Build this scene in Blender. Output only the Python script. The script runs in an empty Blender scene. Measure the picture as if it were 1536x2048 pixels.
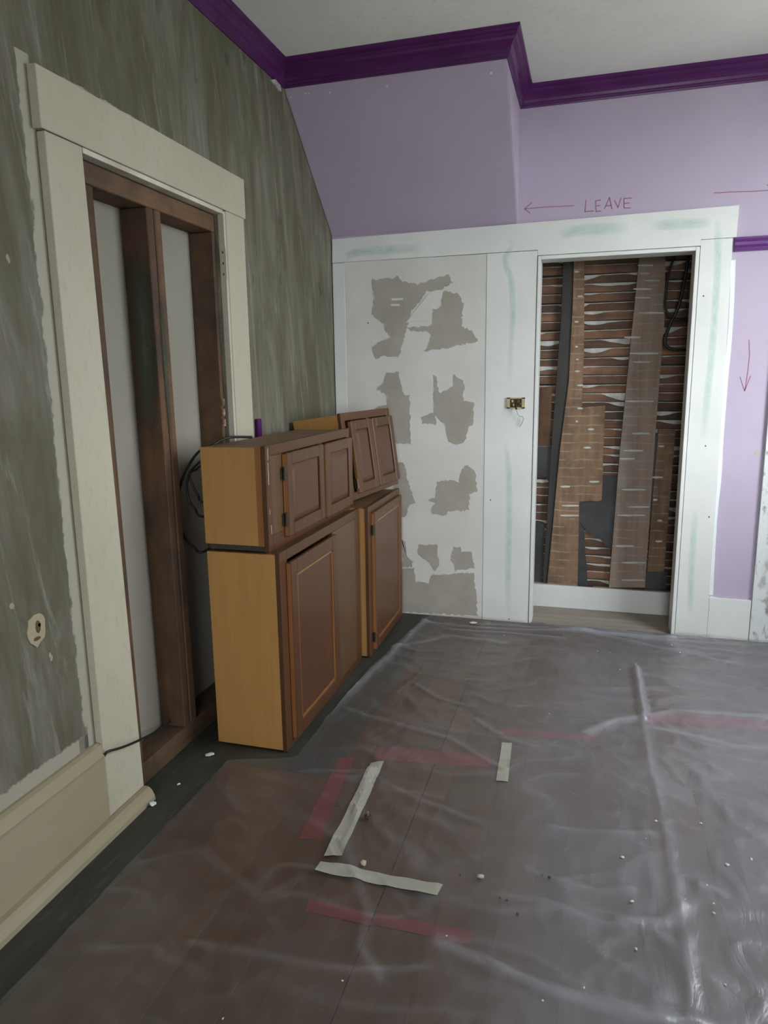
import bpy, bmesh, math, random
from mathutils import Vector, Matrix, noise

rnd = random.Random(7)
scene = bpy.context.scene
COL = scene.collection

# ------------------------------------------------------------------ camera
CAM = Vector((1.486, -4.236, 1.5))
YAW, PITCH, ROLL, FPX = -0.283491, 0.187526, 0.0136114, 1412.26
cy_, sy_, cp_, sp_ = math.cos(YAW), math.sin(YAW), math.cos(PITCH), math.sin(PITCH)
fwd = Vector((sy_ * cp_, cy_ * cp_, -sp_))
r0 = Vector((cy_, -sy_, 0))
d0 = fwd.cross(r0)
c_, s_ = math.cos(ROLL), math.sin(ROLL)
right = c_ * r0 + s_ * d0
down = -s_ * r0 + c_ * d0
cam_data = bpy.data.cameras.new('camera')
cam_data.sensor_fit = 'VERTICAL'
cam_data.sensor_height = 24.0
cam_data.lens = FPX * 24.0 / 2048.0
cam_data.clip_start = 0.05
cam = bpy.data.objects.new('camera', cam_data)
COL.objects.link(cam)
cam.matrix_world = Matrix(((right.x, -down.x, -fwd.x, CAM.x),
                           (right.y, -down.y, -fwd.y, CAM.y),
                           (right.z, -down.z, -fwd.z, CAM.z),
                           (0, 0, 0, 1)))
scene.camera = cam


def at(px, py, axis, val):
    """a measured point of the photograph -> its place on the plane axis = val"""
    d = right * ((px - 768) / FPX) + down * ((py - 1024) / FPX) + fwd
    t = (val - CAM[axis]) / d[axis]
    return CAM + d * t


# ------------------------------------------------------------------ light
EXPOSURE = 0.80
SKY = (0.895, 0.955, 1.0)
SKY_STRENGTH = 9.0
world = bpy.data.worlds.new('overcast_sky')
scene.world = world
world.use_nodes = True
bg = world.node_tree.nodes['Background']
bg.inputs['Color'].default_value = (*SKY, 1)
bg.inputs['Strength'].default_value = SKY_STRENGTH

RX = 3.10                     # inner face of the right wall
FY = -7.50                    # inner face of the front wall, behind the camera
WIN = (-1.90, -0.60, 0.95, 2.75)      # window in the right wall: y0, y1, z0, z1
WIN2 = (1.35, 2.95, 0.50, 2.70)       # window in the front wall, behind the viewer: x0, x1, z0, z1


def portal(name, loc, rot, sx, sy):
    l = bpy.data.lights.new(name, 'AREA')
    l.shape = 'RECTANGLE'
    l.size, l.size_y = sx, sy
    l.energy = 1.0
    l.cycles.is_portal = True
    o = bpy.data.objects.new(name, l)
    o.location = loc
    o.rotation_euler = rot
    COL.objects.link(o)


portal('window_daylight', (RX + 0.13, (WIN[0] + WIN[1]) / 2, (WIN[2] + WIN[3]) / 2),
       (0, math.radians(90), 0), WIN[3] - WIN[2], WIN[1] - WIN[0])
portal('window_daylight', ((WIN2[0] + WIN2[1]) / 2, FY - 0.13, (WIN2[2] + WIN2[3]) / 2),
       (math.radians(90), 0, 0), WIN2[1] - WIN2[0], WIN2[3] - WIN2[2])

scene.view_settings.view_transform = 'Standard'
scene.view_settings.look = 'None'
scene.view_settings.gamma = 1.0
scene.view_settings.use_curve_mapping = False
scene.view_settings.exposure = EXPOSURE
scene.cycles.use_denoising = True
scene.cycles.max_bounces = 8
scene.cycles.diffuse_bounces = 5
scene.cycles.use_adaptive_sampling = True
scene.cycles.adaptive_threshold = 0.025
scene.cycles.transparent_max_bounces = 12
scene.cycles.sample_clamp_indirect = 6.0

# ------------------------------------------------------------------ materials
MATS = {}


def new_mat(name):
    m = bpy.data.materials.new(name)
    m.use_nodes = True
    nt = m.node_tree
    nt.nodes.clear()
    out = nt.nodes.new('ShaderNodeOutputMaterial')
    b = nt.nodes.new('ShaderNodeBsdfPrincipled')
    nt.links.new(b.outputs[0], out.inputs[0])
    MATS[name] = m
    return m, nt, b, out


def n_(nt, typ, **kw):
    n = nt.nodes.new(typ)
    for k, v in kw.items():
        if k in n.inputs:
            n.inputs[k].default_value = v
        else:
            setattr(n, k, v)
    return n


def coords(nt, scale=(1, 1, 1), loc=(0, 0, 0), rand=False, rot=None):
    tc = n_(nt, 'ShaderNodeTexCoord')
    mp = n_(nt, 'ShaderNodeMapping')
    mp.inputs['Scale'].default_value = scale
    mp.inputs['Location'].default_value = loc
    src = tc.outputs['Object']
    if rot:
        m0 = n_(nt, 'ShaderNodeMapping')
        m0.inputs['Rotation'].default_value = rot
        nt.links.new(src, m0.inputs['Vector'])
        src = m0.outputs[0]
    nt.links.new(src, mp.inputs['Vector'])
    if rand:
        oi = n_(nt, 'ShaderNodeObjectInfo')
        mul = n_(nt, 'ShaderNodeMath', operation='MULTIPLY')
        mul.inputs[1].default_value = 37.0
        nt.links.new(oi.outputs['Random'], mul.inputs[0])
        add = n_(nt, 'ShaderNodeVectorMath', operation='ADD')
        nt.links.new(mp.outputs[0], add.inputs[0])
        nt.links.new(mul.outputs[0], add.inputs[1])
        return add.outputs[0]
    return mp.outputs[0]


def ramp(nt, fac, stops):
    r = n_(nt, 'ShaderNodeValToRGB')
    el = r.color_ramp.elements
    while len(el) > 1:
        el.remove(el[-1])
    for i, (p, c) in enumerate(stops):
        e = el[0] if i == 0 else el.new(p)
        e.position = p
        e.color = (*c, 1) if len(c) == 3 else c
    nt.links.new(fac, r.inputs[0])
    return r.outputs[0]


def mixc(nt, fac, a, b, mode='MIX'):
    m = n_(nt, 'ShaderNodeMix', data_type='RGBA', blend_type=mode)
    for sock, v in ((m.inputs[0], fac), (m.inputs[6], a), (m.inputs[7], b)):
        if hasattr(v, 'is_linked') or hasattr(v, 'links'):
            nt.links.new(v, sock)
        elif isinstance(v, (int, float)):
            sock.default_value = v
        else:
            sock.default_value = (*v, 1)
    return m.outputs[2]


def bump(nt, b, h, strength=0.3, dist=0.01):
    bp = n_(nt, 'ShaderNodeBump')
    bp.inputs['Strength'].default_value = strength
    bp.inputs['Distance'].default_value = dist
    nt.links.new(h, bp.inputs['Height'])
    nt.links.new(bp.outputs[0], b.inputs['Normal'])


def noise_tex(nt, vec, scale, detail=4, rough=0.55, dist=0.0):
    n = n_(nt, 'ShaderNodeTexNoise')
    n.inputs['Scale'].default_value = scale
    n.inputs['Detail'].default_value = detail
    n.inputs['Roughness'].default_value = rough
    n.inputs['Distortion'].default_value = dist
    nt.links.new(vec, n.inputs['Vector'])
    return n.outputs['Fac']


def mottled(name, c1, c2, scale=3.0, stretch=(1, 1, 1), rough=0.6, bmp=0.15, bdist=0.003, rand=False,
            fine=40.0, finec=None, spec=0.4, lo=0.35, hi=0.65, metal=0.0):
    m, nt, b, out = new_mat(name)
    v = coords(nt, stretch, rand=rand)
    f = noise_tex(nt, v, scale, 5, 0.6)
    col = ramp(nt, f, [(lo, c1), (hi, c2)])
    f2 = noise_tex(nt, v, fine, 3, 0.6)
    if finec:
        col = mixc(nt, ramp(nt, f2, [(0.55, (0, 0, 0)), (0.75, (1, 1, 1))]), col, finec)
    nt.links.new(col, b.inputs['Base Color'])
    b.inputs['Roughness'].default_value = rough
    b.inputs['Specular IOR Level'].default_value = spec
    b.inputs['Metallic'].default_value = metal
    if bmp:
        bump(nt, b, f2, bmp, bdist)
    return m


def wood(name, dark, light, axis='Z', scale=14.0, rough=0.45, varr=0.25, stain=None, stain_amt=0.0, bmp=0.2, coat=0.0, bands=None):
    m, nt, b, out = new_mat(name)
    st = {'X': (0.06, 1, 1), 'Y': (1, 0.06, 1), 'Z': (1, 1, 0.06)}[axis]
    v = coords(nt, st, rand=True)
    f = noise_tex(nt, v, scale, 6, 0.65, 0.4)
    col = ramp(nt, f, [(0.3, dark), (0.5, tuple((d + l) / 2 for d, l in zip(dark, light))), (0.7, light)])
    oi = n_(nt, 'ShaderNodeObjectInfo')
    hv = n_(nt, 'ShaderNodeHueSaturation')
    mr = n_(nt, 'ShaderNodeMapRange')
    mr.inputs['To Min'].default_value = 1 - varr
    mr.inputs['To Max'].default_value = 1 + varr
    nt.links.new(oi.outputs['Random'], mr.inputs['Value'])
    nt.links.new(mr.outputs[0], hv.inputs['Value'])
    nt.links.new(col, hv.inputs['Color'])
    col = hv.outputs[0]
    if stain:
        v2 = coords(nt, (1, 1, 1))
        f3 = noise_tex(nt, v2, 5.0, 5, 0.65)
        col = mixc(nt, ramp(nt, f3, [(0.5 - 0.2 * stain_amt, (0, 0, 0)), (0.75, (1, 1, 1))]), col, stain)
    if bands:
        # lath ghosts: faint plaster lines across the board, one at each gap
        tc = n_(nt, 'ShaderNodeTexCoord')
        sx = n_(nt, 'ShaderNodeSeparateXYZ')
        nt.links.new(tc.outputs['Object'], sx.inputs[0])
        wob = noise_tex(nt, coords(nt, (1, 1, 1), (2, 0, 4)), 9.0, 3)
        ad = n_(nt, 'ShaderNodeMath', operation='MULTIPLY_ADD')
        nt.links.new(wob, ad.inputs[0])
        ad.inputs[1].default_value = 0.018
        nt.links.new(sx.outputs[2], ad.inputs[2])
        md = n_(nt, 'ShaderNodeMath', operation='PINGPONG')
        nt.links.new(ad.outputs[0], md.inputs[0])
        md.inputs[1].default_value = bands / 2
        dv = n_(nt, 'ShaderNodeMath', operation='DIVIDE')
        nt.links.new(md.outputs[0], dv.inputs[0])
        dv.inputs[1].default_value = bands / 2
        line = ramp(nt, dv.outputs[0], [(0.0, (0.75, 0.75, 0.75)), (0.12, (0.15, 0.15, 0.15)), (0.3, (0, 0, 0))])
        brk = ramp(nt, noise_tex(nt, coords(nt, (1, 1, 2.5), (8, 1, 1)), 13.0, 3), [(0.42, (0.1, 0.1, 0.1)), (0.6, (1, 1, 1))])
        col = mixc(nt, mixc(nt, 1.0, line, brk, 'MULTIPLY'), col, (0.42, 0.37, 0.31))
    nt.links.new(col, b.inputs['Base Color'])
    b.inputs['Roughness'].default_value = rough
    b.inputs['Coat Weight'].default_value = coat
    b.inputs['Coat Roughness'].default_value = 0.3
    bump(nt, b, f, bmp, 0.002)
    return m


def plain(name, c, rough=0.6, metal=0.0, spec=0.4):
    m, nt, b, out = new_mat(name)
    v = coords(nt)
    f = noise_tex(nt, v, 30, 3)
    col = mixc(nt, f, tuple(x * 0.85 for x in c), tuple(min(1, x * 1.12) for x in c))
    nt.links.new(col, b.inputs['Base Color'])
    b.inputs['Roughness'].default_value = rough
    b.inputs['Metallic'].default_value = metal
    b.inputs['Specular IOR Level'].default_value = spec
    return m


# scraped plaster of the left wall: vertical scraper streaks over grey-green plaster
def plaster_mat():
    m, nt, b, out = new_mat('scraped_plaster')
    v = coords(nt, (1, 1, 0.16), rot=(math.radians(-5), 0, 0))
    f1 = noise_tex(nt, v, 9.0, 8, 0.70, 0.9)
    base = ramp(nt, f1, [(0.25, (0.082, 0.075, 0.047)), (0.43, (0.128, 0.119, 0.083)), (0.57, (0.18, 0.17, 0.13)), (0.75, (0.29, 0.275, 0.23))])
    v2 = coords(nt, (1, 1, 0.6), (3, 1, 2))
    f2 = noise_tex(nt, v2, 2.2, 5, 0.6)
    base = mixc(nt, ramp(nt, f2, [(0.4, (0, 0, 0)), (0.7, (0.75, 0.75, 0.75))]), base, (0.098, 0.09, 0.058))
    v3 = coords(nt, (1, 1, 0.10), (7, 2, 5), rot=(math.radians(-8), 0, 0))
    f3 = noise_tex(nt, v3, 22.0, 5, 0.7, 0.3)
    base = mixc(nt, ramp(nt, f3, [(0.57, (0, 0, 0)), (0.74, (0.55, 0.55, 0.55))]), base, (0.36, 0.35, 0.295))
    f4 = noise_tex(nt, coords(nt, (1, 1, 0.7)), 11.0, 2)
    base = mixc(nt, ramp(nt, f4, [(0.70, (0, 0, 0)), (0.76, (0.6, 0.6, 0.6))]), base, (0.06, 0.06, 0.045))
    nt.links.new(base, b.inputs['Base Color'])
    b.inputs['Roughness'].default_value = 0.85
    b.inputs['Specular IOR Level'].default_value = 0.2
    bump(nt, b, f1, 0.6, 0.012)
    return m


def soft_mat(name, c, rough=0.6, ragged=0.0, strength=1.0):
    """thin film of paint whose thickness (point attribute cover) fades to bare wall at its edge"""
    m, nt, b, out = new_mat(name)
    b.inputs['Base Color'].default_value = (*c, 1)
    b.inputs['Roughness'].default_value = rough
    a = n_(nt, 'ShaderNodeAttribute', attribute_name='cover')
    fac = a.outputs['Fac']
    v = coords(nt, (1, 1, 0.6))
    f = noise_tex(nt, v, 18, 5, 0.65)
    if ragged:
        add = n_(nt, 'ShaderNodeMath', operation='MULTIPLY_ADD')
        nt.links.new(f, add.inputs[0])
        add.inputs[1].default_value = ragged
        nt.links.new(fac, add.inputs[2])
        fac = ramp(nt, add.outputs[0], [(0.5 + ragged * 0.38, (0, 0, 0)), (0.62 + ragged * 0.42, (1, 1, 1))])
    else:
        mul = n_(nt, 'ShaderNodeMath', operation='MULTIPLY')
        nt.links.new(fac, mul.inputs[0])
        nt.links.new(ramp(nt, f, [(0.2, (0.6 * strength,) * 3), (0.7, (strength,) * 3)]), mul.inputs[1])
        fac = mul.outputs[0]
    tr = n_(nt, 'ShaderNodeBsdfTransparent')
    mx = n_(nt, 'ShaderNodeMixShader')
    nt.links.new(fac, mx.inputs[0])
    nt.links.new(tr.outputs[0], mx.inputs[1])
    nt.links.new(b.outputs[0], mx.inputs[2])
    nt.links.new(mx.outputs[0], out.inputs[0])
    return m


def sheet_mat():
    m, nt, b, out = new_mat('plastic_film')
    nt.nodes.remove(b)
    v = coords(nt, (1, 0.55, 1))
    f = noise_tex(nt, v, 11.0, 5, 0.6, 1.5)
    bp = n_(nt, 'ShaderNodeBump')
    bp.inputs['Strength'].default_value = 0.7
    bp.inputs['Distance'].default_value = 0.006
    nt.links.new(f, bp.inputs['Height'])
    tr = n_(nt, 'ShaderNodeBsdfTransparent')
    tr.inputs['Color'].default_value = (0.93, 0.93, 0.93, 1)
    di = n_(nt, 'ShaderNodeBsdfDiffuse')
    di.inputs['Color'].default_value = (0.55, 0.57, 0.64, 1)
    gl = n_(nt, 'ShaderNodeBsdfGlossy')
    gl.inputs['Roughness'].default_value = 0.36
    lw = n_(nt, 'ShaderNodeLayerWeight', Blend=0.5)
    for q in (di, gl, lw):
        nt.links.new(bp.outputs[0], q.inputs['Normal'])
    f2 = noise_tex(nt, coords(nt, (1, 1, 1), (5, 5, 0)), 2.2, 4, 0.6)
    milk = n_(nt, 'ShaderNodeMapRange')
    milk.inputs['From Min'].default_value = 0.3
    milk.inputs['From Max'].default_value = 0.7
    milk.inputs['To Min'].default_value = 0.02
    milk.inputs['To Max'].default_value = 0.07
    nt.links.new(f2, milk.inputs['Value'])
    mx = n_(nt, 'ShaderNodeMixShader')
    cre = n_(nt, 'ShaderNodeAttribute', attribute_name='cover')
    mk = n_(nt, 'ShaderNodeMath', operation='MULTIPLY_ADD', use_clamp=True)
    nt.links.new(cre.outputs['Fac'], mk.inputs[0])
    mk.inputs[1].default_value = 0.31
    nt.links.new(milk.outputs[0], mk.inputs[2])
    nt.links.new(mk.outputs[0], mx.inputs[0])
    nt.links.new(tr.outputs[0], mx.inputs[1])
    nt.links.new(di.outputs[0], mx.inputs[2])
    mg = n_(nt, 'ShaderNodeMixShader')
    pw = n_(nt, 'ShaderNodeMath', operation='POWER')
    nt.links.new(lw.outputs['Facing'], pw.inputs[0])
    pw.inputs[1].default_value = 4.0
    sch = n_(nt, 'ShaderNodeMath', operation='MULTIPLY_ADD', use_clamp=True)
    nt.links.new(pw.outputs[0], sch.inputs[0])
    sch.inputs[1].default_value = 0.65
    sch.inputs[2].default_value = 0.085
    nt.links.new(sch.outputs[0], mg.inputs[0])
    nt.links.new(mx.outputs[0], mg.inputs[1])
    nt.links.new(gl.outputs[0], mg.inputs[2])
    nt.links.new(mg.outputs[0], out.inputs[0])
    return m


plaster_mat()
sheet_mat()
mottled('lavender_paint', (0.44, 0.37, 0.48), (0.475, 0.40, 0.515), 2.0, rough=0.5, bmp=0.06, fine=120)
mottled('purple_gloss', (0.074, 0.013, 0.090), (0.096, 0.018, 0.116), 5.0, rough=0.25, bmp=0.05, fine=60, spec=0.3)
mottled('purple_rail', (0.115, 0.035, 0.17), (0.14, 0.045, 0.20), 5.0, rough=0.3, bmp=0.05, fine=60, spec=0.4)
mottled('ceiling_paint', (0.74, 0.735, 0.69), (0.82, 0.815, 0.77), 1.6, rough=0.8, bmp=0.12, fine=50, finec=(0.71, 0.70, 0.65))
mottled('white_trim', (0.655, 0.665, 0.635), (0.725, 0.735, 0.705), 2.5, rough=0.42, bmp=0.05, fine=60)
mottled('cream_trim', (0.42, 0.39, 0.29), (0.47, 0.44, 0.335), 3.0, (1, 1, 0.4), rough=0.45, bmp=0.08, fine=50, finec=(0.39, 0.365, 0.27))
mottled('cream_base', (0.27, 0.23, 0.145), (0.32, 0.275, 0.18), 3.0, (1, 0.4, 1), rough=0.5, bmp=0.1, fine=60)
mottled('panel_white', (0.60, 0.59, 0.545), (0.68, 0.67, 0.625), 2.2, rough=0.6, bmp=0.1, fine=30)
mottled('joint_compound', (0.34, 0.315, 0.26), (0.40, 0.375, 0.32), 5.0, rough=0.85, bmp=0.15, fine=60)
mottled('old_jamb', (0.44, 0.40, 0.31), (0.62, 0.58, 0.48), 6.0, (1, 1, 0.15), rough=0.7, bmp=0.2, fine=40)
mottled('drywall_paper', (0.285, 0.265, 0.215), (0.32, 0.30, 0.25), 1.5, rough=0.85, bmp=0.05)
wood('stud_wood', (0.060, 0.028, 0.012), (0.17, 0.085, 0.036), 'Z', 12, 0.75, 0.15, stain=(0.03, 0.022, 0.014), stain_amt=0.6)
wood('plate_wood', (0.060, 0.030, 0.014), (0.17, 0.09, 0.042), 'Y', 12, 0.75, 0.12, stain=(0.03, 0.022, 0.014), stain_amt=0.4)
wood('lath_wood', (0.11, 0.05, 0.027), (0.25, 0.13, 0.072), 'X', 16, 0.8, 0.45, stain=(0.05, 0.04, 0.035), stain_amt=0.5)
wood('grey_board', (0.17, 0.122, 0.092), (0.33, 0.245, 0.185), 'Z', 14, 0.85, 0.12, stain=(0.30, 0.27, 0.24), stain_amt=0.0, bands=0.0547)
wood('tan_board', (0.14, 0.082, 0.045), (0.28, 0.17, 0.096), 'Z', 14, 0.8, 0.15, stain=(0.08, 0.05, 0.03), stain_amt=0.2, bands=0.0547)
mottled('dark_board', (0.030, 0.028, 0.025), (0.055, 0.05, 0.045), 6, (1, 1, 0.2), rough=0.7)
mottled('tar_paper', (0.032, 0.032, 0.032), (0.06, 0.06, 0.06), 6, rough=0.55, bmp=0.3, fine=25)
mottled('key_plaster', (0.38, 0.38, 0.34), (0.60, 0.59, 0.54), 14, rough=0.9, bmp=0.5, bdist=0.006)
wood('floor_board', (0.074, 0.038, 0.0145), (0.108, 0.058, 0.0255), 'Y', 11, 0.5, 0.16, stain=(0.075, 0.042, 0.02), stain_amt=0.3)
mottled('grey_floor_paint', (0.032, 0.034, 0.026), (0.052, 0.052, 0.042), 5, (1, 0.2, 1), rough=0.55, finec=(0.075, 0.068, 0.055))
wood('bare_board', (0.27, 0.23, 0.19), (0.38, 0.33, 0.28), 'X', 10, 0.8, 0.1)
mottled('subfloor', (0.035, 0.028, 0.022), (0.06, 0.045, 0.035), 5)
wood('cabinet_oak', (0.068, 0.025, 0.008), (0.100, 0.039, 0.0135), 'Z', 70, 0.38, 0.06, coat=0.05, bmp=0.1)
wood('cabinet_blank', (0.085, 0.039, 0.014), (0.12, 0.058, 0.023), 'Z', 60, 0.4, 0.03, stain=(0.075, 0.05, 0.03), stain_amt=0.1, coat=0.1, bmp=0.1)
wood('cabinet_edge', (0.22, 0.085, 0.022), (0.31, 0.13, 0.038), 'Z', 60, 0.4, 0.06, coat=0.1, bmp=0.1)
wood('cabinet_side', (0.40, 0.205, 0.055), (0.45, 0.24, 0.070), 'Z', 40, 0.5, 0.05, bmp=0.05)
wood('cabinet_top', (0.13, 0.07, 0.030), (0.22, 0.125, 0.06), 'Y', 20, 0.6, 0.05)
plain('hinge_brass', (0.07, 0.06, 0.04), 0.4, 0.7)
plain('black_rubber', (0.012, 0.012, 0.012), 0.45)
plain('masking_tape', (0.36, 0.35, 0.285), 0.7)
plain('red_tape', (0.185, 0.038, 0.034), 0.6)
plain('red_marker', (0.30, 0.12, 0.19), 0.6)
plain('crumb_white', (0.70, 0.71, 0.70), 0.9)
plain('crumb_tan', (0.50, 0.43, 0.32), 0.9)
plain('crumb_dark', (0.05, 0.04, 0.035), 0.8)
plain('steel', (0.45, 0.44, 0.42), 0.35, 0.9)
plain('box_brass', (0.42, 0.36, 0.20), 0.45, 0.5)
plain('hole_plaster', (0.36, 0.31, 0.20), 0.9)
plain('dark_hole', (0.10, 0.065, 0.03), 0.9)
plain('wire_grey', (0.35, 0.36, 0.36), 0.6)
mottled('room_wall', (0.42, 0.38, 0.50), (0.46, 0.42, 0.54), 2.0, rough=0.6, bmp=0.05)
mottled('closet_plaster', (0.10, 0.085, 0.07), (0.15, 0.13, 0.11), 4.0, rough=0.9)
mottled('grass_ground', (0.28, 0.29, 0.25), (0.36, 0.36, 0.32), 1.0, rough=0.95)
mottled('peeled_trim', (0.42, 0.42, 0.39), (0.66, 0.69, 0.68), 7.0, (1, 1, 0.5), rough=0.6, lo=0.38, hi=0.46, fine=30, finec=(0.22, 0.16, 0.12))
soft_mat('mint_film', (0.54, 0.74, 0.65), strength=0.42)
soft_mat('white_film', (0.33, 0.31, 0.24), ragged=0.9)
soft_mat('white_film_cool', (0.70, 0.73, 0.73), ragged=0.5)
soft_mat('stain_film', (0.05, 0.06, 0.035))

m_, nt_, b_, o_ = new_mat('window_glass')
tr_ = n_(nt_, 'ShaderNodeBsdfTransparent')
gl_ = n_(nt_, 'ShaderNodeBsdfGlossy', Roughness=0.02)
mx_ = n_(nt_, 'ShaderNodeMixShader', Fac=0.06)
nt_.links.new(tr_.outputs[0], mx_.inputs[1])
nt_.links.new(gl_.outputs[0], mx_.inputs[2])
nt_.links.new(mx_.outputs[0], o_.inputs[0])


# ------------------------------------------------------------------ mesh helpers
class MB:
    def __init__(self):
        self.v, self.f, self.a = [], [], []

    def add(self, vs, fs, attr=None):
        o = len(self.v)
        self.v += [tuple(p) for p in vs]
        self.f += [tuple(i + o for i in f) for f in fs]
        self.a += attr if attr else [1.0] * len(vs)
        return self

    def box(self, x0, x1, y0, y1, z0, z1):
        vs = [(x, y, z) for x in (x0, x1) for y in (y0, y1) for z in (z0, z1)]
        return self.add(vs, [(0, 1, 3, 2), (4, 6, 7, 5), (0, 4, 5, 1), (2, 3, 7, 6), (0, 2, 6, 4), (1, 5, 7, 3)])

    def prism(self, pts, vec):
        """polygon (list of points) extruded along vec"""
        n = len(pts)
        pts = [Vector(p) for p in pts]
        vec = Vector(vec)
        nrm = Vector((0, 0, 0))
        for i in range(n):
            nrm += pts[i].cross(pts[(i + 1) % n])
        if nrm.dot(vec) > 0:
            pts = pts[::-1]
        vs = pts + [p + vec for p in pts]
        fs = [tuple(range(n)), tuple(range(2 * n - 1, n - 1, -1))]
        fs += [(i, n + i, n + (i + 1) % n, (i + 1) % n) for i in range(n)]
        return self.add(vs, [tuple(reversed(f)) for f in fs])

    def tube(self, pts, r, seg=8):
        pts = [Vector(p) for p in pts]
        n = len(pts)
        vs, fs = [], []
        ref = Vector((0.31, 0.17, 0.93))
        for i, p in enumerate(pts):
            t = (pts[min(i + 1, n - 1)] - pts[max(i - 1, 0)]).normalized()
            u = t.cross(ref).normalized()
            w = t.cross(u)
            for k in range(seg):
                a = 2 * math.pi * k / seg
                vs.append(p + (u * math.cos(a) + w * math.sin(a)) * r)
        for i in range(n - 1):
            for k in range(seg):
                a, b = i * seg + k, i * seg + (k + 1) % seg
                fs.append((a, b, b + seg, a + seg))
        fs.append(tuple(range(seg))[::-1])
        fs.append(tuple(range((n - 1) * seg, n * seg)))
        return self.add(vs, fs)

    def build(self, name, mat, parent=None, bevel=0.0, smooth=False, cover=False, seg=1):
        me = bpy.data.meshes.new(name)
        me.from_pydata(self.v, [], self.f)
        if cover:
            at_ = me.attributes.new('cover', 'FLOAT', 'POINT')
            at_.data.foreach_set('value', self.a)
        if bevel:
            bm = bmesh.new()
            bm.from_mesh(me)
            bmesh.ops.bevel(bm, geom=bm.edges[:], offset=bevel, segments=seg, affect='EDGES', clamp_overlap=True)
            bm.to_mesh(me)
            bm.free()
        me.validate()
        me.update()
        if smooth:
            me.polygons.foreach_set('use_smooth', [True] * len(me.polygons))
        me.materials.append(MATS[mat])
        o = bpy.data.objects.new(name, me)
        COL.objects.link(o)
        if parent:
            o.parent = parent
        return o


def tag(o, label=None, cat=None, group=None, kind=None):
    if label:
        o['label'] = label
    if cat:
        o['category'] = cat
    if group:
        o['group'] = group
    if kind:
        o['kind'] = kind
    return o


def empty(name, loc=(0, 0, 0), rot=(0, 0, 0)):
    o = bpy.data.objects.new(name, None)
    o.empty_display_size = 0.1
    o.location = loc
    o.rotation_euler = rot
    COL.objects.link(o)
    return o


def boxo(name, mat, dims, parent=None, bevel=0.0):
    return MB().box(*dims).build(name, mat, parent, bevel)


def smooth_path(pts, sub=8):
    pts = [Vector(p) for p in pts]
    out = []
    for i in range(len(pts) - 1):
        p0, p1, p2, p3 = pts[max(i - 1, 0)], pts[i], pts[i + 1], pts[min(i + 2, len(pts) - 1)]
        for k in range(sub):
            t = k / sub
            out.append(0.5 * ((2 * p1) + (p2 - p0) * t + (2 * p0 - 5 * p1 + 4 * p2 - p3) * t * t + (3 * p1 - p0 - 3 * p2 + p3) * t ** 3))
    out.append(pts[-1])
    return out


def wall_holes(axis, pos, thick, u, v, holes):
    """wall in plane axis = pos, u = (u0, u1) along the other horizontal, v = (z0, z1); box pieces round each hole"""
    us = sorted({u[0], u[1]} | {h[0] for h in holes} | {h[1] for h in holes})
    holes = [(h[0], h[1], max(h[2], v[0]), min(h[3], v[1])) for h in holes]
    vs = sorted({v[0], v[1]} | {h[2] for h in holes} | {h[3] for h in holes})
    mb = MB()

    def solid(i, j):
        if i < 0 or j < 0 or i >= len(us) - 1 or j >= len(vs) - 1:
            return False
        cu, cv = (us[i] + us[i + 1]) / 2, (vs[j] + vs[j + 1]) / 2
        return not any(h[0] < cu < h[1] and h[2] < cv < h[3] for h in holes)

    def P(a, uu, zz):
        return (a, uu, zz) if axis == 0 else (uu, a, zz)
    p0, p1 = pos, pos + thick
    for i in range(len(us) - 1):
        for j in range(len(vs) - 1):
            if not solid(i, j):
                continue
            a, b, c, d = us[i], us[i + 1], vs[j], vs[j + 1]
            for p in (p0, p1):
                mb.add([P(p, a, c), P(p, b, c), P(p, b, d), P(p, a, d)], [(0, 1, 2, 3)])
            for di, dj, e in ((-1, 0, ((a, c), (a, d))), (1, 0, ((b, c), (b, d))), (0, -1, ((a, c), (b, c))), (0, 1, ((a, d), (b, d)))):
                if not solid(i + di, j + dj):
                    (ua, va), (ub, vb) = e
                    mb.add([P(p0, ua, va), P(p0, ub, vb), P(p1, ub, vb), P(p1, ua, va)], [(0, 1, 2, 3)])
    return mb


def fix_normals(o):
    bm = bmesh.new()
    bm.from_mesh(o.data)
    bmesh.ops.remove_doubles(bm, verts=bm.verts, dist=1e-5)
    bmesh.ops.recalc_face_normals(bm, faces=bm.faces)
    bm.to_mesh(o.data)
    bm.free()
    return o


def jagged(pts, amp, step):
    """roughen a closed outline of 3-D points"""
    out = []
    n = len(pts)
    for i in range(n):
        a, b = Vector(pts[i]), Vector(pts[(i + 1) % n])
        k = max(1, int((b - a).length / step))
        for j in range(k):
            p = a.lerp(b, j / k)
            out.append(p + Vector((rnd.uniform(-amp, amp), rnd.uniform(-amp, amp), rnd.uniform(-amp, amp))))
    return out


def film(mb, path, width, nrm, lift=0.0008, taper=True, side=0):
    """ribbon of paint on a wall; side 0: fades both ways, 1: full on the path and fading to +side"""
    path = smooth_path(path, 6)
    nrm = Vector(nrm)
    n = len(path)
    cols = [(-1, 0), (-0.5, 0.75), (0, 1), (0.5, 0.75), (1, 0)] if side == 0 else [(0, 1), (0.3, 0.85), (0.6, 0.55), (1, 0)]
    vs, fs, at_ = [], [], []
    for i, p in enumerate(path):
        t = (path[min(i + 1, n - 1)] - path[max(i - 1, 0)]).normalized()
        s = t.cross(nrm).normalized() * (1 if side >= 0 else -1)
        end = min(1.0, 4.0 * min(i, n - 1 - i) / n + 0.0) if taper else 1.0
        for c, al in cols:
            vs.append(p + s * (c * width) + nrm * lift)
            at_.append(al * end)
    k = len(cols)
    for i in range(n - 1):
        for j in range(k - 1):
            a = i * k + j
            fs.append((a, a + 1, a + k + 1, a + k))
    mb.add(vs, fs, at_)


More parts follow.
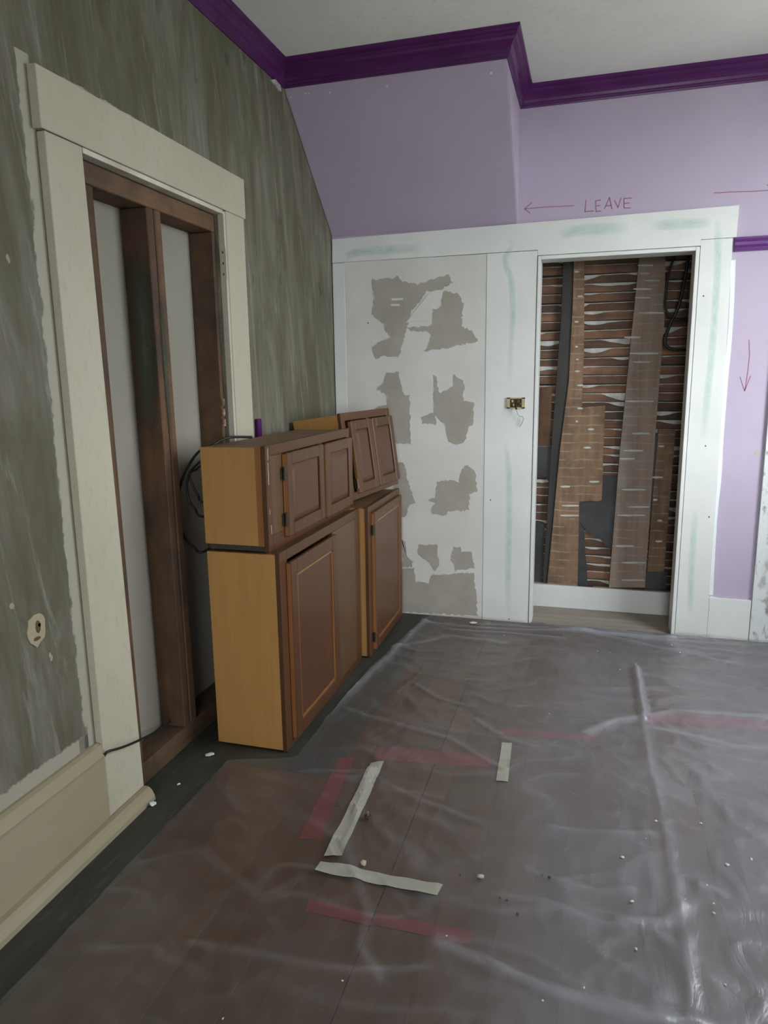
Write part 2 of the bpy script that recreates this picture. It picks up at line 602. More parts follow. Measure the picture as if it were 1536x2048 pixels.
# ------------------------------------------------------------------ the room shell
H = 3.03
LX = -0.06          # left plaster face
BY = 0.02           # back wall face
OPL = (-2.262, -1.385, -0.05, 2.206)          # left doorway y0, y1, z0, z1
OPB = (1.172, 2.009, -0.05, 2.160)            # back doorway x0, x1, z0, z1

floor = tag(boxo('floor', 'subfloor', (-0.30, RX + 0.12, FY - 0.12, 0.60, -0.14, -0.022)),
            'old brown board floor under the plastic sheet', 'floor', kind='structure')
ceiling = tag(boxo('ceiling', 'ceiling_paint', (-0.30, RX + 0.12, FY - 0.12, 0.60, H, H + 0.12)),
              'stained off-white plaster ceiling', 'ceiling', kind='structure')
wall_left = tag(fix_normals(wall_holes(0, LX, -0.13, (FY, 0.14), (-0.02, H), [OPL]).build('wall_left', 'scraped_plaster')),
                'grey-green scraped plaster wall with boarded doorway', 'wall', kind='structure')
wall_back = tag(fix_normals(wall_holes(1, BY, 0.12, (LX - 0.13, RX + 0.12), (-0.02, H), [OPB]).build('wall_back', 'lavender_paint')),
                'lavender painted wall with red marker writing above the white doorway', 'wall', kind='structure')
wall_right = tag(fix_normals(wall_holes(0, RX, 0.12, (FY, BY), (-0.02, H), [WIN]).build('wall_right', 'room_wall')),
                 'lavender wall with the daylight window', 'wall', kind='structure')
wall_front = tag(fix_normals(wall_holes(1, FY, -0.12, (LX - 0.13, RX + 0.12), (-0.02, H), [WIN2]).build('wall_front', 'room_wall')),
                 'lavender wall behind the viewer with a window', 'wall', kind='structure')
# sloping soffit: the lavender wall leans forward under a stair
soffit = MB().prism([(LX, -0.735, H), (LX, BY + 0.005, 2.337), (LX, BY + 0.005, H)], (1.055 - LX, 0, 0))
tag(soffit.build('wall_soffit', 'lavender_paint', bevel=0.006, seg=2), 'lavender plaster face sloping forward above the patched panel', 'wall', kind='structure')
tag(boxo('ground', 'grass_ground', (-40, 40, -40, 40, -0.9, -0.7)), 'pale paved yard outside the window', 'ground', kind='structure')

# windows (both outside the picture): frame, sash bars, panes
def window(name, axis, pos, th, u0, u1, z0, z1, label):
    w = tag(empty(name), label, 'window', kind='structure')

    def b(u_0, u_1, z_0, z_1, d0, d1, mat, nm):
        if axis == 0:
            return boxo(nm, mat, (min(d0, d1), max(d0, d1), u_0, u_1, z_0, z_1), w)
        return boxo(nm, mat, (u_0, u_1, min(d0, d1), max(d0, d1), z_0, z_1), w)
    s = 1 if th > 0 else -1
    d0, d1 = pos + s * 0.03, pos + s * 0.10
    b(u0, u0 + 0.05, z0, z1, d0, d1, 'white_trim', 'window_frame')
    b(u1 - 0.05, u1, z0, z1, d0, d1, 'white_trim', 'window_frame')
    b(u0, u1, z0, z0 + 0.06, d0, d1, 'white_trim', 'window_sill')
    b(u0, u1, z1 - 0.05, z1, d0, d1, 'white_trim', 'window_frame')
    zm = (z0 + z1) / 2
    b(u0, u1, zm - 0.02, zm + 0.02, d0, d1, 'white_trim', 'sash_bar')
    dm = (d0 + d1) / 2
    b(u0 + 0.05, u1 - 0.05, z0 + 0.06, zm - 0.02, dm - 0.002, dm + 0.002, 'window_glass', 'pane')
    b(u0 + 0.05, u1 - 0.05, zm + 0.02, z1 - 0.05, dm - 0.002, dm + 0.002, 'window_glass', 'pane')


window('window_1', 0, RX, 1, *WIN, 'white sash window in the right wall')

window('window_2', 1, FY, -1, *WIN2, 'white sash window behind the viewer')

# crown moulding: swept between a lower line on the walls and an upper line on the ceiling
prof = [(0, 0), (0.10, 0.0), (0.12, 0.07), (0.20, 0.10), (0.21, 0.17), (0.30, 0.20), (0.33, 0.34), (0.42, 0.48), (0.56, 0.58),
        (0.70, 0.63), (0.76, 0.70), (0.77, 0.80), (0.86, 0.82), (0.96, 0.88), (1.0, 0.94), (1.0, 1.0), (0, 1.0)]
low = [(LX, FY), (LX, -0.635), (1.055, -0.635), (1.055, BY), (RX, BY)]
top = [(0.008, FY), (0.008, -0.752), (1.124, -0.752), (1.124, -0.060), (RX, -0.060)]
mb = MB()
k = len(prof)
vs = [(lx + (tx - lx) * h_, ly + (ty - ly) * h_, 2.935 + (H - 2.935) * v_) for (lx, ly), (tx, ty) in zip(low, top) for h_, v_ in prof]
fs = [(i * k + j, i * k + (j + 1) % k, (i + 1) * k + (j + 1) % k, (i + 1) * k + j) for i in range(len(low) - 1) for j in range(k)]
fs += [tuple(range(k)), tuple(range((len(low) - 1) * k, len(low) * k))]
mb.add(vs, fs)
tag(fix_normals(mb.build('trim_1', 'purple_gloss')), 'glossy deep purple crown moulding along the ceiling', 'crown moulding', kind='structure')
# broken plaster where the crown meets the left wall
chip = jagged([at(548, 160, 0, LX), at(558, 166, 0, LX), at(560, 182, 0, LX), at(552, 178, 0, LX), at(540, 160, 0, LX)], 0.004, 0.02)
MB().prism(chip, (0.010, 0, 0)).build('plaster_chip', 'key_plaster', wall_left)

# nail holes and filler dots on the slope


def on_slope(px, py):
    d = right * ((px - 768) / FPX) + down * ((py - 1024) / FPX) + fwd
    p0 = Vector((0, BY + 0.005, 2.337))
    e = Vector((0, -0.735 - BY - 0.005, H - 2.337))
    nn = Vector((1, 0, 0)).cross(e).normalized()
    t = (p0 - CAM).dot(nn) / d.dot(nn)
    return CAM + d * t, nn


for px, py, r in ((982, 146, 0.006), (774, 173, 0.004), (660, 185, 0.004), (618, 187, 0.004), (611, 187, 0.004), (582, 194, 0.004)):
    p, nn = on_slope(px, py)
    if nn.y > 0:
        nn = -nn
    u = nn.cross(Vector((1, 0, 0))).normalized()
    ring = [p + Vector((1, 0, 0)) * r * math.cos(a) * rnd.uniform(0.8, 1.3) + u * r * math.sin(a) for a in [i * math.pi / 4 for i in range(8)]]
    MB().prism(ring, nn * 0.0015).build('filler_dot', 'crumb_white', bpy.data.objects['wall_soffit'])

# ------------------------------------------------------------------ floor boards
PW = 0.0865
xs = [-0.20, -0.06, 0.01, 0.082, 0.155] + [0.155 + (0.95 - 0.155) * i / 9 for i in range(1, 10)]
while xs[-1] < RX + 0.05:
    xs.append(min(xs[-1] + PW, RX + 0.11))
for i in range(len(xs) - 1):
    x0, x1 = xs[i], xs[i + 1]
    ya = FY
    split = -1.93 if 0.16 < x1 < 0.66 else None
    gap = 0.0002
    wide = 0.003 if abs(x0 - 0.95) < 0.001 else 0.0
    while ya < 0.02:
        yb = min(ya + rnd.uniform(2.6, 4.6), 0.02)
        if 0.02 - yb < 0.3:
            yb = 0.02
        if split and ya < split - 0.01 < yb:
            yb = split
        if x1 - x0 > 0.02:
            boxo('plank', 'grey_floor_paint' if x1 < 0.16 or (split and ya > split - 0.01) else 'floor_board',
                 (x0 + gap + wide, x1 - gap, ya + 0.0008, yb - 0.0008, -0.022, rnd.uniform(-0.0006, 0.0)), floor, 0.0003)
        ya = yb
# bare boards in the closet behind the back doorway run across
for ya, yb in ((0.02, 0.105), (0.105, 0.20), (0.20, 0.29), (0.29, 0.375)):
    boxo('plank', 'bare_board', (1.06, 2.12, ya + 0.001, yb - 0.001, -0.022, 0.0), floor, 0.0015)

# ------------------------------------------------------------------ back wall: casings, panel, doorway
casing = tag(empty('trim_2', (1.06, BY, 0)), 'white painted doorway casing joined to a patched white panel', 'door casing', kind='structure')


def cp(o):
    o.parent = casing
    o.matrix_parent_inverse = Matrix.Translation((-1.06, -BY, 0))
    return o


cp(MB().prism([(-0.055, 0.0, 2.190), (1.1685, 0.0, 2.193), (1.1685, 0.0, 2.1635), (2.0125, 0.0, 2.1635), (2.0125, 0.0, 2.195), (2.182, 0.0, 2.195), (2.184, 0.0, 2.353), (-0.052, 0.0, 2.327)], (0, BY - 0.0005, 0)).build('header_board', 'white_trim', bevel=0.0015))
cp(boxo('casing_board', 'white_trim', (-0.055, 0.022, 0.002, BY - 0.0005, 0.0, 2.188), None, 0.0015))
cp(boxo('casing_board', 'white_trim', (0.885, 1.168, 0.0, BY - 0.0005, 0.0, 2.190), None, 0.0015))
cp(MB().prism([(2.0125, 0.0, 0.0), (2.183, 0.0, 0.0), (2.181, 0.0, 0.9), (2.166, 0.0, 2.193), (2.0125, 0.0, 2.193)], (0, BY - 0.0005, 0)).build('casing_board', 'white_trim', bevel=0.0015))
panel = cp(boxo('infill_panel', 'panel_white', (0.0222, 0.8848, 0.0025, BY - 0.0005, 0.0, 2.1895), None, 0.001))
# door frame: narrow jamb edges standing in the opening
cp(boxo('jamb', 'white_trim', (1.1715, 1.189, -0.004, 0.135, 0.0, 2.160), None, 0.002))
cp(boxo('jamb', 'white_trim', (1.990, 2.0095, -0.004, 0.135, 0.0, 2.160), None, 0.002))
cp(boxo('head_jamb', 'white_trim', (1.1895, 1.9895, -0.004, 0.135, 2.140, 2.160), None, 0.002))

PY = 0.0025


def PP(lst, plane=PY):
    return [at(a, b, 1, plane) for a, b in lst]


def flat_jag(pts, amp, step):
    q = jagged(pts, amp, step)
    return q


patches = [
    [(743, 560), (786, 557), (795, 549), (803, 562), (835, 569), (858, 560), (898, 550), (906, 565), (881, 579), (852, 583), (838, 605), (823, 622), (815, 651), (803, 699), (796, 715), (770, 712), (752, 718), (745, 696), (760, 682), (783, 674), (772, 662), (769, 648), (743, 628), (749, 593), (745, 573)],
    [(888, 582), (919, 588), (927, 610), (922, 651), (944, 662), (958, 682), (898, 695), (848, 703), (858, 688), (863, 668), (852, 662), (823, 661), (815, 655), (863, 651), (866, 619), (881, 616)],
    [(772, 745), (798, 743), (800, 768), (809, 788), (819, 791), (822, 888), (789, 888), (776, 850), (776, 791), (755, 779), (769, 762)],
    [(868, 751), (874, 754), (878, 785), (895, 780), (906, 771), (908, 748), (918, 757), (928, 760), (927, 802), (947, 806), (948, 848), (936, 855), (929, 884), (912, 890), (897, 884), (892, 853), (880, 840), (868, 820)],
    [(842, 833), (870, 824), (872, 849), (846, 846)],
    [(795, 925), (806, 923), (813, 943), (817, 965), (832, 1005), (817, 1011), (813, 1031), (800, 1035), (790, 1030), (788, 974)],
    [(875, 963), (901, 961), (918, 965), (923, 939), (934, 930), (951, 941), (954, 983), (940, 989), (938, 1020), (896, 1022), (894, 1030), (865, 1028), (865, 1013), (872, 1007), (856, 1000), (872, 994)],
    [(837, 1090), (874, 1088), (876, 1114), (880, 1132), (868, 1141), (857, 1123), (848, 1119), (837, 1108)],
    [(909, 1092), (920, 1095), (923, 1103), (943, 1103), (948, 1136), (912, 1141), (909, 1128), (901, 1119)],
    [(790, 1136), (828, 1136), (833, 1163), (859, 1167), (863, 1150), (912, 1147), (948, 1145), (956, 1231), (790, 1223)],
    [(803, 1075), (810, 1082), (813, 1112), (826, 1122), (826, 1133), (806, 1133), (808, 1108)],
    [(741, 827), (757, 813), (776, 808), (776, 826)],
]
for pt in patches:
    pts = [p for p in jagged(PP(pt), 0.006, 0.013)]
    for p in pts:
        p.y = PY
    MB().prism(pts, (0, -0.0022, 0)).build('compound_patch', 'joint_compound', panel)
# small knife streaks inside the first patch
for a in ([(783, 597), (806, 596), (806, 600), (784, 601)], [(782, 608), (800, 608), (799, 612), (783, 612)], [(812, 645), (856, 590), (866, 600), (864, 640)]):
    pts = PP(a)
    for p in pts:
        p.y = PY - 0.0022
    MB().prism(pts, (0, -0.0012, 0)).build('compound_streak', 'panel_white', panel)

# pale mint undercoat showing through on the white boards
mint = MB()
NB = (0, -1, 0)
film(mint, PP([(1118, 470), (1150, 462), (1200, 458), (1260, 456)], 0), 0.035, NB)
film(mint, PP([(1300, 452), (1360, 448), (1425, 445)], 0), 0.03, NB)
film(mint, PP([(690, 515), (715, 505), (770, 500), (850, 495)], 0), 0.03, NB)
film(mint, PP([(1015, 478), (1025, 490), (1013, 510), (1012, 530), (1022, 560), (1026, 620), (1022, 690), (1019, 770)], 0), 0.02, NB)
film(mint, PP([(1011, 880), (1018, 950), (1018, 1060), (1016, 1160), (1018, 1230)], 0), 0.022, NB)
film(mint, PP([(1432, 440), (1436, 480), (1434, 560), (1424, 700), (1412, 820), (1408, 880)], 0), 0.022, NB)
film(mint, PP([(1390, 1020), (1386, 1090), (1382, 1170), (1380, 1230)], 0), 0.022, NB)
cp(mint.build('mint_smear', 'mint_film', cover=True))
# nail holes
for px, py in ((1407, 592), (1411, 892), (1418, 1034), (1018, 1238), (981, 1000), (838, 1222), (736, 646)):
    p = at(px, py, 1, -0.0003 if px > 960 else 0.0022)
    cp(MB().prism([p + Vector((0.004 * math.cos(a), 0, 0.005 * math.sin(a))) for a in [i * math.pi / 3 for i in range(6)]], (0, -0.0006, 0)).build('nail_hole', 'dark_hole'))

# old switch box set in the casing, with a loose wire
sw = tag(empty('switch_box', at(1032, 806, 1, 0.0)), 'small old brass switch box with loose grey wire beside the doorway', 'switch box')
c0 = at(1032, 806, 1, 0.0)


def rel(o, root):
    o.parent = root
    o.matrix_parent_inverse = Matrix.Translation(-root.location)
    return o


w2, h2 = 0.052, 0.031
fr = MB()
for (a, b, c, d) in ((-w2, w2, h2 - 0.006, h2), (-w2, w2, -h2, -h2 + 0.006), (-w2, -w2 + 0.018, -h2, h2), (w2 - 0.018, w2, -h2, h2)):
    fr.box(c0.x + a, c0.x + b, -0.010, -0.0005, c0.z + c, c0.z + d)
rel(fr.build('box_frame', 'box_brass'), sw)
rel(boxo('box_back', 'dark_hole', (c0.x - 0.036, c0.x + 0.036, -0.003, -0.0004, c0.z - 0.026, c0.z + 0.026)), sw)
for dx, dz in ((-0.02, 0.01), (0.012, 0.012), (0.002, -0.008), (-0.012, -0.012), (0.025, -0.006)):
    rel(boxo('terminal', 'box_brass' if dx < 0 else 'dark_hole', (c0.x + dx - 0.006, c0.x + dx + 0.005, -0.016, -0.003, c0.z + dz - 0.007, c0.z + dz + 0.008), None, 0.002), sw)
rel(MB().tube(smooth_path([(c0.x, -0.01, c0.z - 0.02), at(1033, 820, 1, -0.02), at(1038, 831, 1, -0.02), at(1046, 834, 1, -0.018), at(1046, 842, 1, -0.014), at(1040, 853, 1, -0.01)], 6), 0.0022, 6).build('wire', 'wire_grey', smooth=True), sw)
rel(MB().tube(smooth_path([(c0.x + 0.004, -0.012, c0.z), (c0.x + 0.002, -0.022, c0.z - 0.02), (c0.x + 0.005, -0.018, c0.z - 0.036)], 6), 0.005, 6).build('wire', 'black_rubber', smooth=True), sw)

# right end of the back wall: baseboard, chair rail, a second casing with peeling paint
tag(boxo('baseboard_back', 'white_trim', (2.1835, 2.402, 0.001, BY - 0.0005, 0.0, 0.240), None, 0.002), 'tall white baseboard between the two casings', 'baseboard', kind='structure')
rail = MB()
rp = [(0, 0), (-0.012, 0.002), (-0.016, 0.012), (-0.013, 0.020), (-0.024, 0.030), (-0.026, 0.045), (-0.018, 0.052), (-0.024, 0.060), (-0.024, 0.070), (0, 0.073)]
rail.prism([(2.176, BY - 0.0005 + a, 2.125 + b) for a, b in rp], (RX - 2.178, 0, 0))
tag(rail.build('trim_3', 'purple_rail'), 'short length of glossy purple picture rail at the right edge', 'picture rail', kind='structure')
tag(boxo('trim_4', 'peeled_trim', (2.404, 2.56, -0.004, BY - 0.0005, 0.0, 2.12), None, 0.002), 'white casing with peeling paint at the far right edge', 'door casing', kind='structure')
rag = MB()
film(rag, [at(1467, 520, 1, BY), at(1462, 640, 1, BY), at(1452, 760, 1, BY), at(1444, 860, 1, BY), at(1438, 960, 1, BY), at(1430, 1040, 1, BY), at(1422, 1190, 1, BY)], 0.017, NB, taper=False)
film(rag, [at(1420, 1196, 1, BY), at(1450, 1202, 1, BY), at(1494, 1208, 1, BY)], 0.02, NB, taper=False)
rag.build('paint_overlap', 'white_film_cool', wall_back, cover=True)
MB().prism([at(1514 + 5 * math.cos(a), 906 + 5 * math.sin(a), 1, BY) for a in [i * math.pi / 3 for i in range(6)]], (0, -0.001, 0)).build('filler_dot', 'crumb_tan', wall_back)


# red marker writing on the lavender wall
def strokes(name, lines, label, width=0.0042):
    mb = MB()
    for ln in lines:
        pts = [at(a, b, 1, BY) for a, b in ln]
        for a, b in zip(pts[:-1], pts[1:]):
            t = (b - a).normalized()
            s = t.cross(Vector((0, 1, 0))) * (width / 2)
            a2, b2 = a - t * width * 0.3, b + t * width * 0.3
            mb.prism([a2 + s, a2 - s, b2 - s, b2 + s], (0, -0.0007, 0))
    o = mb.build(name, 'red_marker', wall_back)
    o['label'] = label
    return o


strokes('marker_word', [
    [(1172, 400), (1170, 423), (1187, 422)],
    [(1201, 400), (1191, 402), (1192, 423), (1202, 422)], [(1192, 412), (1200, 411)],
    [(1209, 417), (1219, 395), (1224, 418)], [(1211, 412), (1222, 411)],
    [(1229, 401), (1236, 415), (1242, 396)],
    [(1263, 396), (1248, 397), (1248, 416), (1261, 416)], [(1248, 407), (1259, 406)]], 'red handwritten word LEAVE', 0.005)
strokes('marker_arrow', [[(1148, 411), (1120, 413), (1090, 414), (1049, 418)], [(1064, 405), (1049, 418), (1060, 426)]], 'red hand-drawn arrow pointing left')
strokes('marker_arrow', [[(1428, 386), (1460, 384), (1500, 383), (1560, 379)], [(1534, 370), (1560, 379), (1540, 392)]], 'red hand-drawn arrow pointing right')
strokes('marker_arrow', [[(1498, 680), (1499, 710), (1496, 740), (1490, 780)], [(1480, 754), (1489, 782), (1501, 752)]], 'red hand-drawn arrow pointing down')

# ------------------------------------------------------------------ closet with the lath wall behind the back doorway
tag(boxo('wall_closet_left', 'closet_plaster', (1.04, 1.06, 0.1405, 0.56, 0.0, 2.5)), 'dark side wall inside the doorway', 'wall', kind='structure')
tag(boxo('wall_closet_right', 'closet_plaster', (2.12, 2.14, 0.1405, 0.56, 0.0, 2.5)), 'dark right side wall inside the doorway', 'wall', kind='structure')
tag(boxo('ceiling_closet', 'closet_plaster', (1.04, 2.14, 0.1405, 0.56, 2.5, 2.54)), 'dark ceiling inside the doorway', 'ceiling', kind='structure')
lathw = tag(boxo('wall_lath', 'dark_board', (1.0605, 2.1195, 0.445, 0.47, 0.0, 2.5)), 'exposed brown wood lath wall with plaster keys inside the doorway', 'wall', kind='structure')
LY = 0.425
pitch = 0.0547
zz = 0.135
nl = 0
while zz < 2.42:
    z1 = zz + pitch - rnd.uniform(0.006, 0.011)
    tl = rnd.uniform(-0.006, 0.006)
    dy = rnd.uniform(-0.003, 0.003)
    MB().prism([(1.0605, LY + dy, zz + tl), (2.1195, LY + dy, zz - tl), (2.1195, LY + dy, z1 - tl), (1.0605, LY + dy, z1 + tl)], (0, 0.009, 0)).build('lath', 'lath_wood', lathw)
    # plaster squeezed through the gap above this lath
    if zz < 2.33:
        n = 46
        up, lo = [], []
        for i in range(n + 1):
            xk = 1.07 + (2.11 - 1.07) * i / n
            q = noise.noise(Vector((xk * 5.0, zz * 31.0, 3.1)))
            q2 = noise.noise(Vector((xk * 17.0, zz * 31.0, 8.1)))
            drop = 0.003 + max(0.0, q - 0.08) * 0.052 + max(0, q2) * 0.006
            zc = z1 + tl * (1 - 2 * i / n)
            up.append((xk, LY + dy - 0.001 - max(0, q) * 0.008, zc + 0.004))
            lo.append((xk, LY + dy - 0.004 - max(0, q) * 0.010, zc - drop + 0.003))
        kb = MB()
        vs = []
        for a, b in zip(up, lo):
            vs += [a, b, (a[0], LY + 0.012, a[2]), (b[0], LY + 0.012, b[2])]
        fs = []
        for i in range(n):
            o = 4 * i
            fs += [(o, o + 4, o + 5, o + 1), (o + 2, o + 3, o + 7, o + 6), (o, o + 2, o + 6, o + 4), (o + 1, o + 5, o + 7, o + 3)]
        kb.add(vs, fs)
        fix_normals(kb.build('plaster_key', 'key_plaster', lathw))
    zz += pitch
    nl += 1


def board(name, mat, poly, y, th, jag=0.0):
    pts = [at(a, b, 1, y) for a, b in poly]
    if jag:
        pts = jagged(pts, jag, 0.04)
        for p in pts:
            p.y = y
    return MB().prism(pts, (0, th, 0)).build(name, mat, lathw)


board('stud', 'tan_board', [(1148, 505), (1169, 505), (1168, 700), (1161, 900), (1155, 1172), (1094, 1172), (1105, 1060), (1120, 900), (1138, 760), (1146, 600)], 0.375, 0.045)
board('dark_stud', 'dark_board', [(1127, 505), (1150, 505), (1148, 600), (1138, 760), (1122, 900), (1106, 1060), (1094, 1172), (1085, 1172), (1096, 1000), (1106, 850), (1122, 640)], 0.385, 0.035)
board('board', 'grey_board', [(1281, 495), (1331, 495), (1329, 640), (1312, 850), (1303, 980), (1290, 1175), (1218, 1175), (1240, 900), (1262, 680)], 0.378, 0.042)
board('board', 'tan_board', [(1160, 815), (1211, 811), (1207, 900), (1203, 1000), (1196, 1003), (1178, 1001), (1155, 1004)], 0.385, 0.035, 0.002)
board('board', 'tan_board', [(1317, 860), (1351, 860), (1343, 960), (1328, 1143), (1294, 1143), (1305, 1000)], 0.385, 0.035)
board('board', 'stud_wood', [(1070, 778), (1104, 772), (1101, 892), (1068, 892)], 0.400, 0.02, 0.002)
board('tar_paper', 'tar_paper', [(1205, 953), (1237, 953), (1230, 1050), (1222, 1100), (1200, 1078), (1176, 1066), (1158, 1040), (1156, 1003), (1203, 1000)], 0.408, 0.004, 0.003)
board('tar_paper', 'tar_paper', [(1157, 1035), (1168, 1060), (1172, 1120), (1176, 1174), (1152, 1174)], 0.404, 0.004, 0.003)
board('tar_paper', 'tar_paper', [(1293, 1143), (1334, 1143), (1332, 1180), (1289, 1178)], 0.395, 0.004)
board('tar_paper', 'tar_paper', [(1300, 905), (1317, 862), (1316, 950), (1304, 1070), (1296, 1050)], 0.402, 0.004, 0.003)
board('tar_paper', 'tar_paper', [(1066, 893), (1122, 893), (1112, 955), (1106, 975), (1088, 952), (1066, 948)], 0.404, 0.004, 0.003)
board('tar_paper', 'tar_paper', [(1062, 1040), (1090, 1048), (1084, 1172), (1060, 1170)], 0.404, 0.004, 0.003)
# plaster ridges left across the boards, in line with the lath gaps
for (xa, xb, ya, yb, pl, n) in ((1100, 1158, 900, 1160, 0.3745, 13), (1160, 1204, 830, 990, 0.3845, 9), (1235, 1312, 520, 1165, 0.3775, 40), (1300, 1342, 880, 1135, 0.3845, 12), (1148, 1166, 530, 880, 0.3745, 14)):
    for i in range(n):
        py = ya + (yb - ya) * (i + 0.5) / n + rnd.uniform(-2, 2)
        shift = 0
        if pl == 0.3775:
            shift = (840 - py) * 0.072
        a = xa + shift + rnd.uniform(0, 0.45) * (xb - xa)
        b = min(xb + shift, a + rnd.uniform(0.2, 0.75) * (xb - xa))
        if rnd.random() < 0.6:
            continue
        pts = [at(a, py, 1, pl), at((a + b) / 2, py - 0.8, 1, pl), at(b, py, 1, pl), at(b, py + 2.6, 1, pl), at((2 * a + b) / 3, py + 3.4, 1, pl), at(a, py + 2.2, 1, pl)]
        MB().prism(pts, (0, -0.004, 0)).build('plaster_key', 'key_plaster', lathw)
# white baseboard fixed low inside the closet
cb = tag(boxo('baseboard_closet', 'white_trim', (1.0605, 2.1195, 0.352, 0.370, 0.0, 0.150), None, 0.002), 'white baseboard below the lath wall inside the doorway', 'baseboard', kind='structure')
boxo('top_strip', 'bare_board', (1.07, 1.33, 0.371, 0.400, 0.125, 0.152), cb)
boxo('top_strip', 'bare_board', (1.55, 2.10, 0.371, 0.400, 0.125, 0.150), cb)

# black cable hanging in the closet
cab = MB().tube(smooth_path([at(1362, 470, 1, 0.33), at(1350, 510, 1, 0.33), at(1337, 550, 1, 0.33), at(1332, 590, 1, 0.33), at(1331, 617, 1, 0.33), at(1346, 637, 1, 0.33), at(1364, 640, 1, 0.33), at(1392, 640, 1, 0.34)], 8), 0.006, 8)
cab.tube(smooth_path([at(1384, 460, 1, 0.31), at(1372, 545, 1, 0.31), at(1358, 610, 1, 0.31), at(1342, 645, 1, 0.31), at(1331, 675, 1, 0.31), at(1332, 690, 1, 0.31), at(1345, 699, 1, 0.31), at(1372, 700, 1, 0.32), at(1395, 704, 1, 0.33)], 8), 0.009, 8)
tag(cab.build('hanging_cable', 'black_rubber', smooth=True), 'black cable looping down in front of the exposed lath', 'cable')

# ------------------------------------------------------------------ left doorway: casing, jamb, stud framing
lc = tag(empty('trim_5', (LX, -1.82, 0)), 'cream painted wood casing round the boarded doorway', 'door casing', kind='structure')


def lp(o):
    o.parent = lc
    o.matrix_parent_inverse = Matrix.Translation((-LX, 1.82, 0))
    return o


FX = -0.030
XW = LX + 0.0005
lp(MB().prism([(FX, -2.418, 0.0), (FX, -2.222, 0.0), (FX, -2.262, 2.203), (FX, -2.418, 2.203)], (XW - FX, 0, 0)).build('casing_board', 'cream_trim', bevel=0.002))
lp(boxo('casing_board', 'cream_trim', (XW, FX, -1.366, -1.203, 0.0, 2.205), None, 0.002))
lp(boxo('header_board', 'cream_trim', (XW, FX + 0.002, -2.432, -1.187, 2.206, 2.372), None, 0.002))
lp(boxo('jamb', 'old_jamb', (-0.074, FX - 0.004, -1.3845, -1.3665, 0.0, 2.200), None, 0.001))
lp(boxo('head_jamb', 'old_jamb', (-0.074, FX - 0.004, -2.255, -1.3855, 2.188, 2.2045), None, 0.001))
sp0 = at(448, 527, 1, -1.3845)
st = lp(boxo('strike_plate', 'old_jamb', (sp0.x - 0.014, sp0.x + 0.012, -1.3875, -1.3848, sp0.z - 0.065, sp0.z + 0.065), None, 0.001))
for dz in (-0.045, 0.0, 0.045):
    lp(MB().prism([(sp0.x - 0.002 + 0.004 * math.cos(a), -1.3876, sp0.z + dz + 0.006 * math.sin(a)) for a in [i * math.pi / 3 for i in range(6)]], (0, -0.0008, 0)).build('screw_hole', 'dark_hole'))

sf = tag(empty('stud_framing', (-0.13, -1.82, 0)), 'rough brown timber studs filling the left doorway over grey drywall', 'stud framing')


def fp(o):
    o.parent = sf
    o.matrix_parent_inverse = Matrix.Translation((0.13, 1.82, 0))
    return o


S0, S1 = -0.189, -0.076
fp(boxo('top_plate', 'plate_wood', (S0, S1, -2.258, -1.389, 2.118, 2.186), None, 0.003))
fp(boxo('bottom_plate', 'plate_wood', (S0, S1, -2.258, -1.389, 0.0, 0.085), None, 0.004))
fp(MB().prism([(S1, -2.258, 0.086), (S1, -2.150, 0.086), (S1, -2.166, 2.117), (S1, -2.258, 2.117)], (S0 - S1, 0, 0)).build('stud', 'stud_wood', bevel=0.003))
fp(MB().prism([(S1, -1.866, 0.086), (S1, -1.828, 0.086), (S1, -1.836, 2.117), (S1, -1.878, 2.117)], (S0 - S1, 0, 0)).build('stud', 'stud_wood', bevel=0.003))
fp(MB().prism([(S1 + 0.004, -1.824, 0.086), (S1 + 0.004, -1.780, 0.086), (S1 + 0.004, -1.794, 2.117), (S1 + 0.004, -1.834, 2.117)], (S0 - S1 - 0.004, 0, 0)).build('stud', 'stud_wood', bevel=0.004))
fp(boxo('stud', 'stud_wood', (S0, S1, -1.412, -1.389, 0.086, 2.117), None, 0.003))
fp(boxo('drywall_panel', 'drywall_paper', (-0.204, -0.1895, -2.262, -1.386, 0.0, 2.20)))
mould = MB()
film(mould, [Vector((-0.135, -1.879, 1.98)), Vector((-0.125, -1.877, 1.72)), Vector((-0.130, -1.875, 1.50)), Vector((-0.14, -1.874, 1.3))], 0.052, (0, -1, 0), 0.003)
film(mould, [Vector((S1, -1.835, 1.80)), Vector((S1, -1.832, 1.55)), Vector((S1, -1.830, 1.30))], 0.016, (1, 0, 0), 0.005)
fp(mould.build('mould_stain', 'stain_film', cover=True))
# broken plaster lath stubs against the right stud
for dz, ln in ((0, .03), (0.045, .035), (0.09, .03)):
    z0 = 1.30 + dz
    fp(boxo('lath_stub', 'tan_board', (S1 + 0.0005, S1 + 0.008, -1.412, -1.395, z0, z0 + 0.030)))

# paint carried past the casing and baseboard onto the plaster
ov = MB()
NL = (1, 0, 0)
film(ov, [Vector((LX, -2.418, z)) for z in (2.40, 2.0, 1.6, 1.2, 0.8, 0.31)], 0.075, NL, 0.001, False, side=1)
film(ov, [Vector((LX, y, 0.318)) for y in (-2.45, -2.8, -3.4, -4.2, -5.0)], 0.075, NL, 0.001, False, side=1)
film(ov, [Vector((LX, y, 2.372)) for y in (-2.45, -2.2, -1.9, -1.6)], 0.03, NL, 0.001, True, side=-1)
ov.build('paint_overlap', 'white_film', wall_left, cover=True)
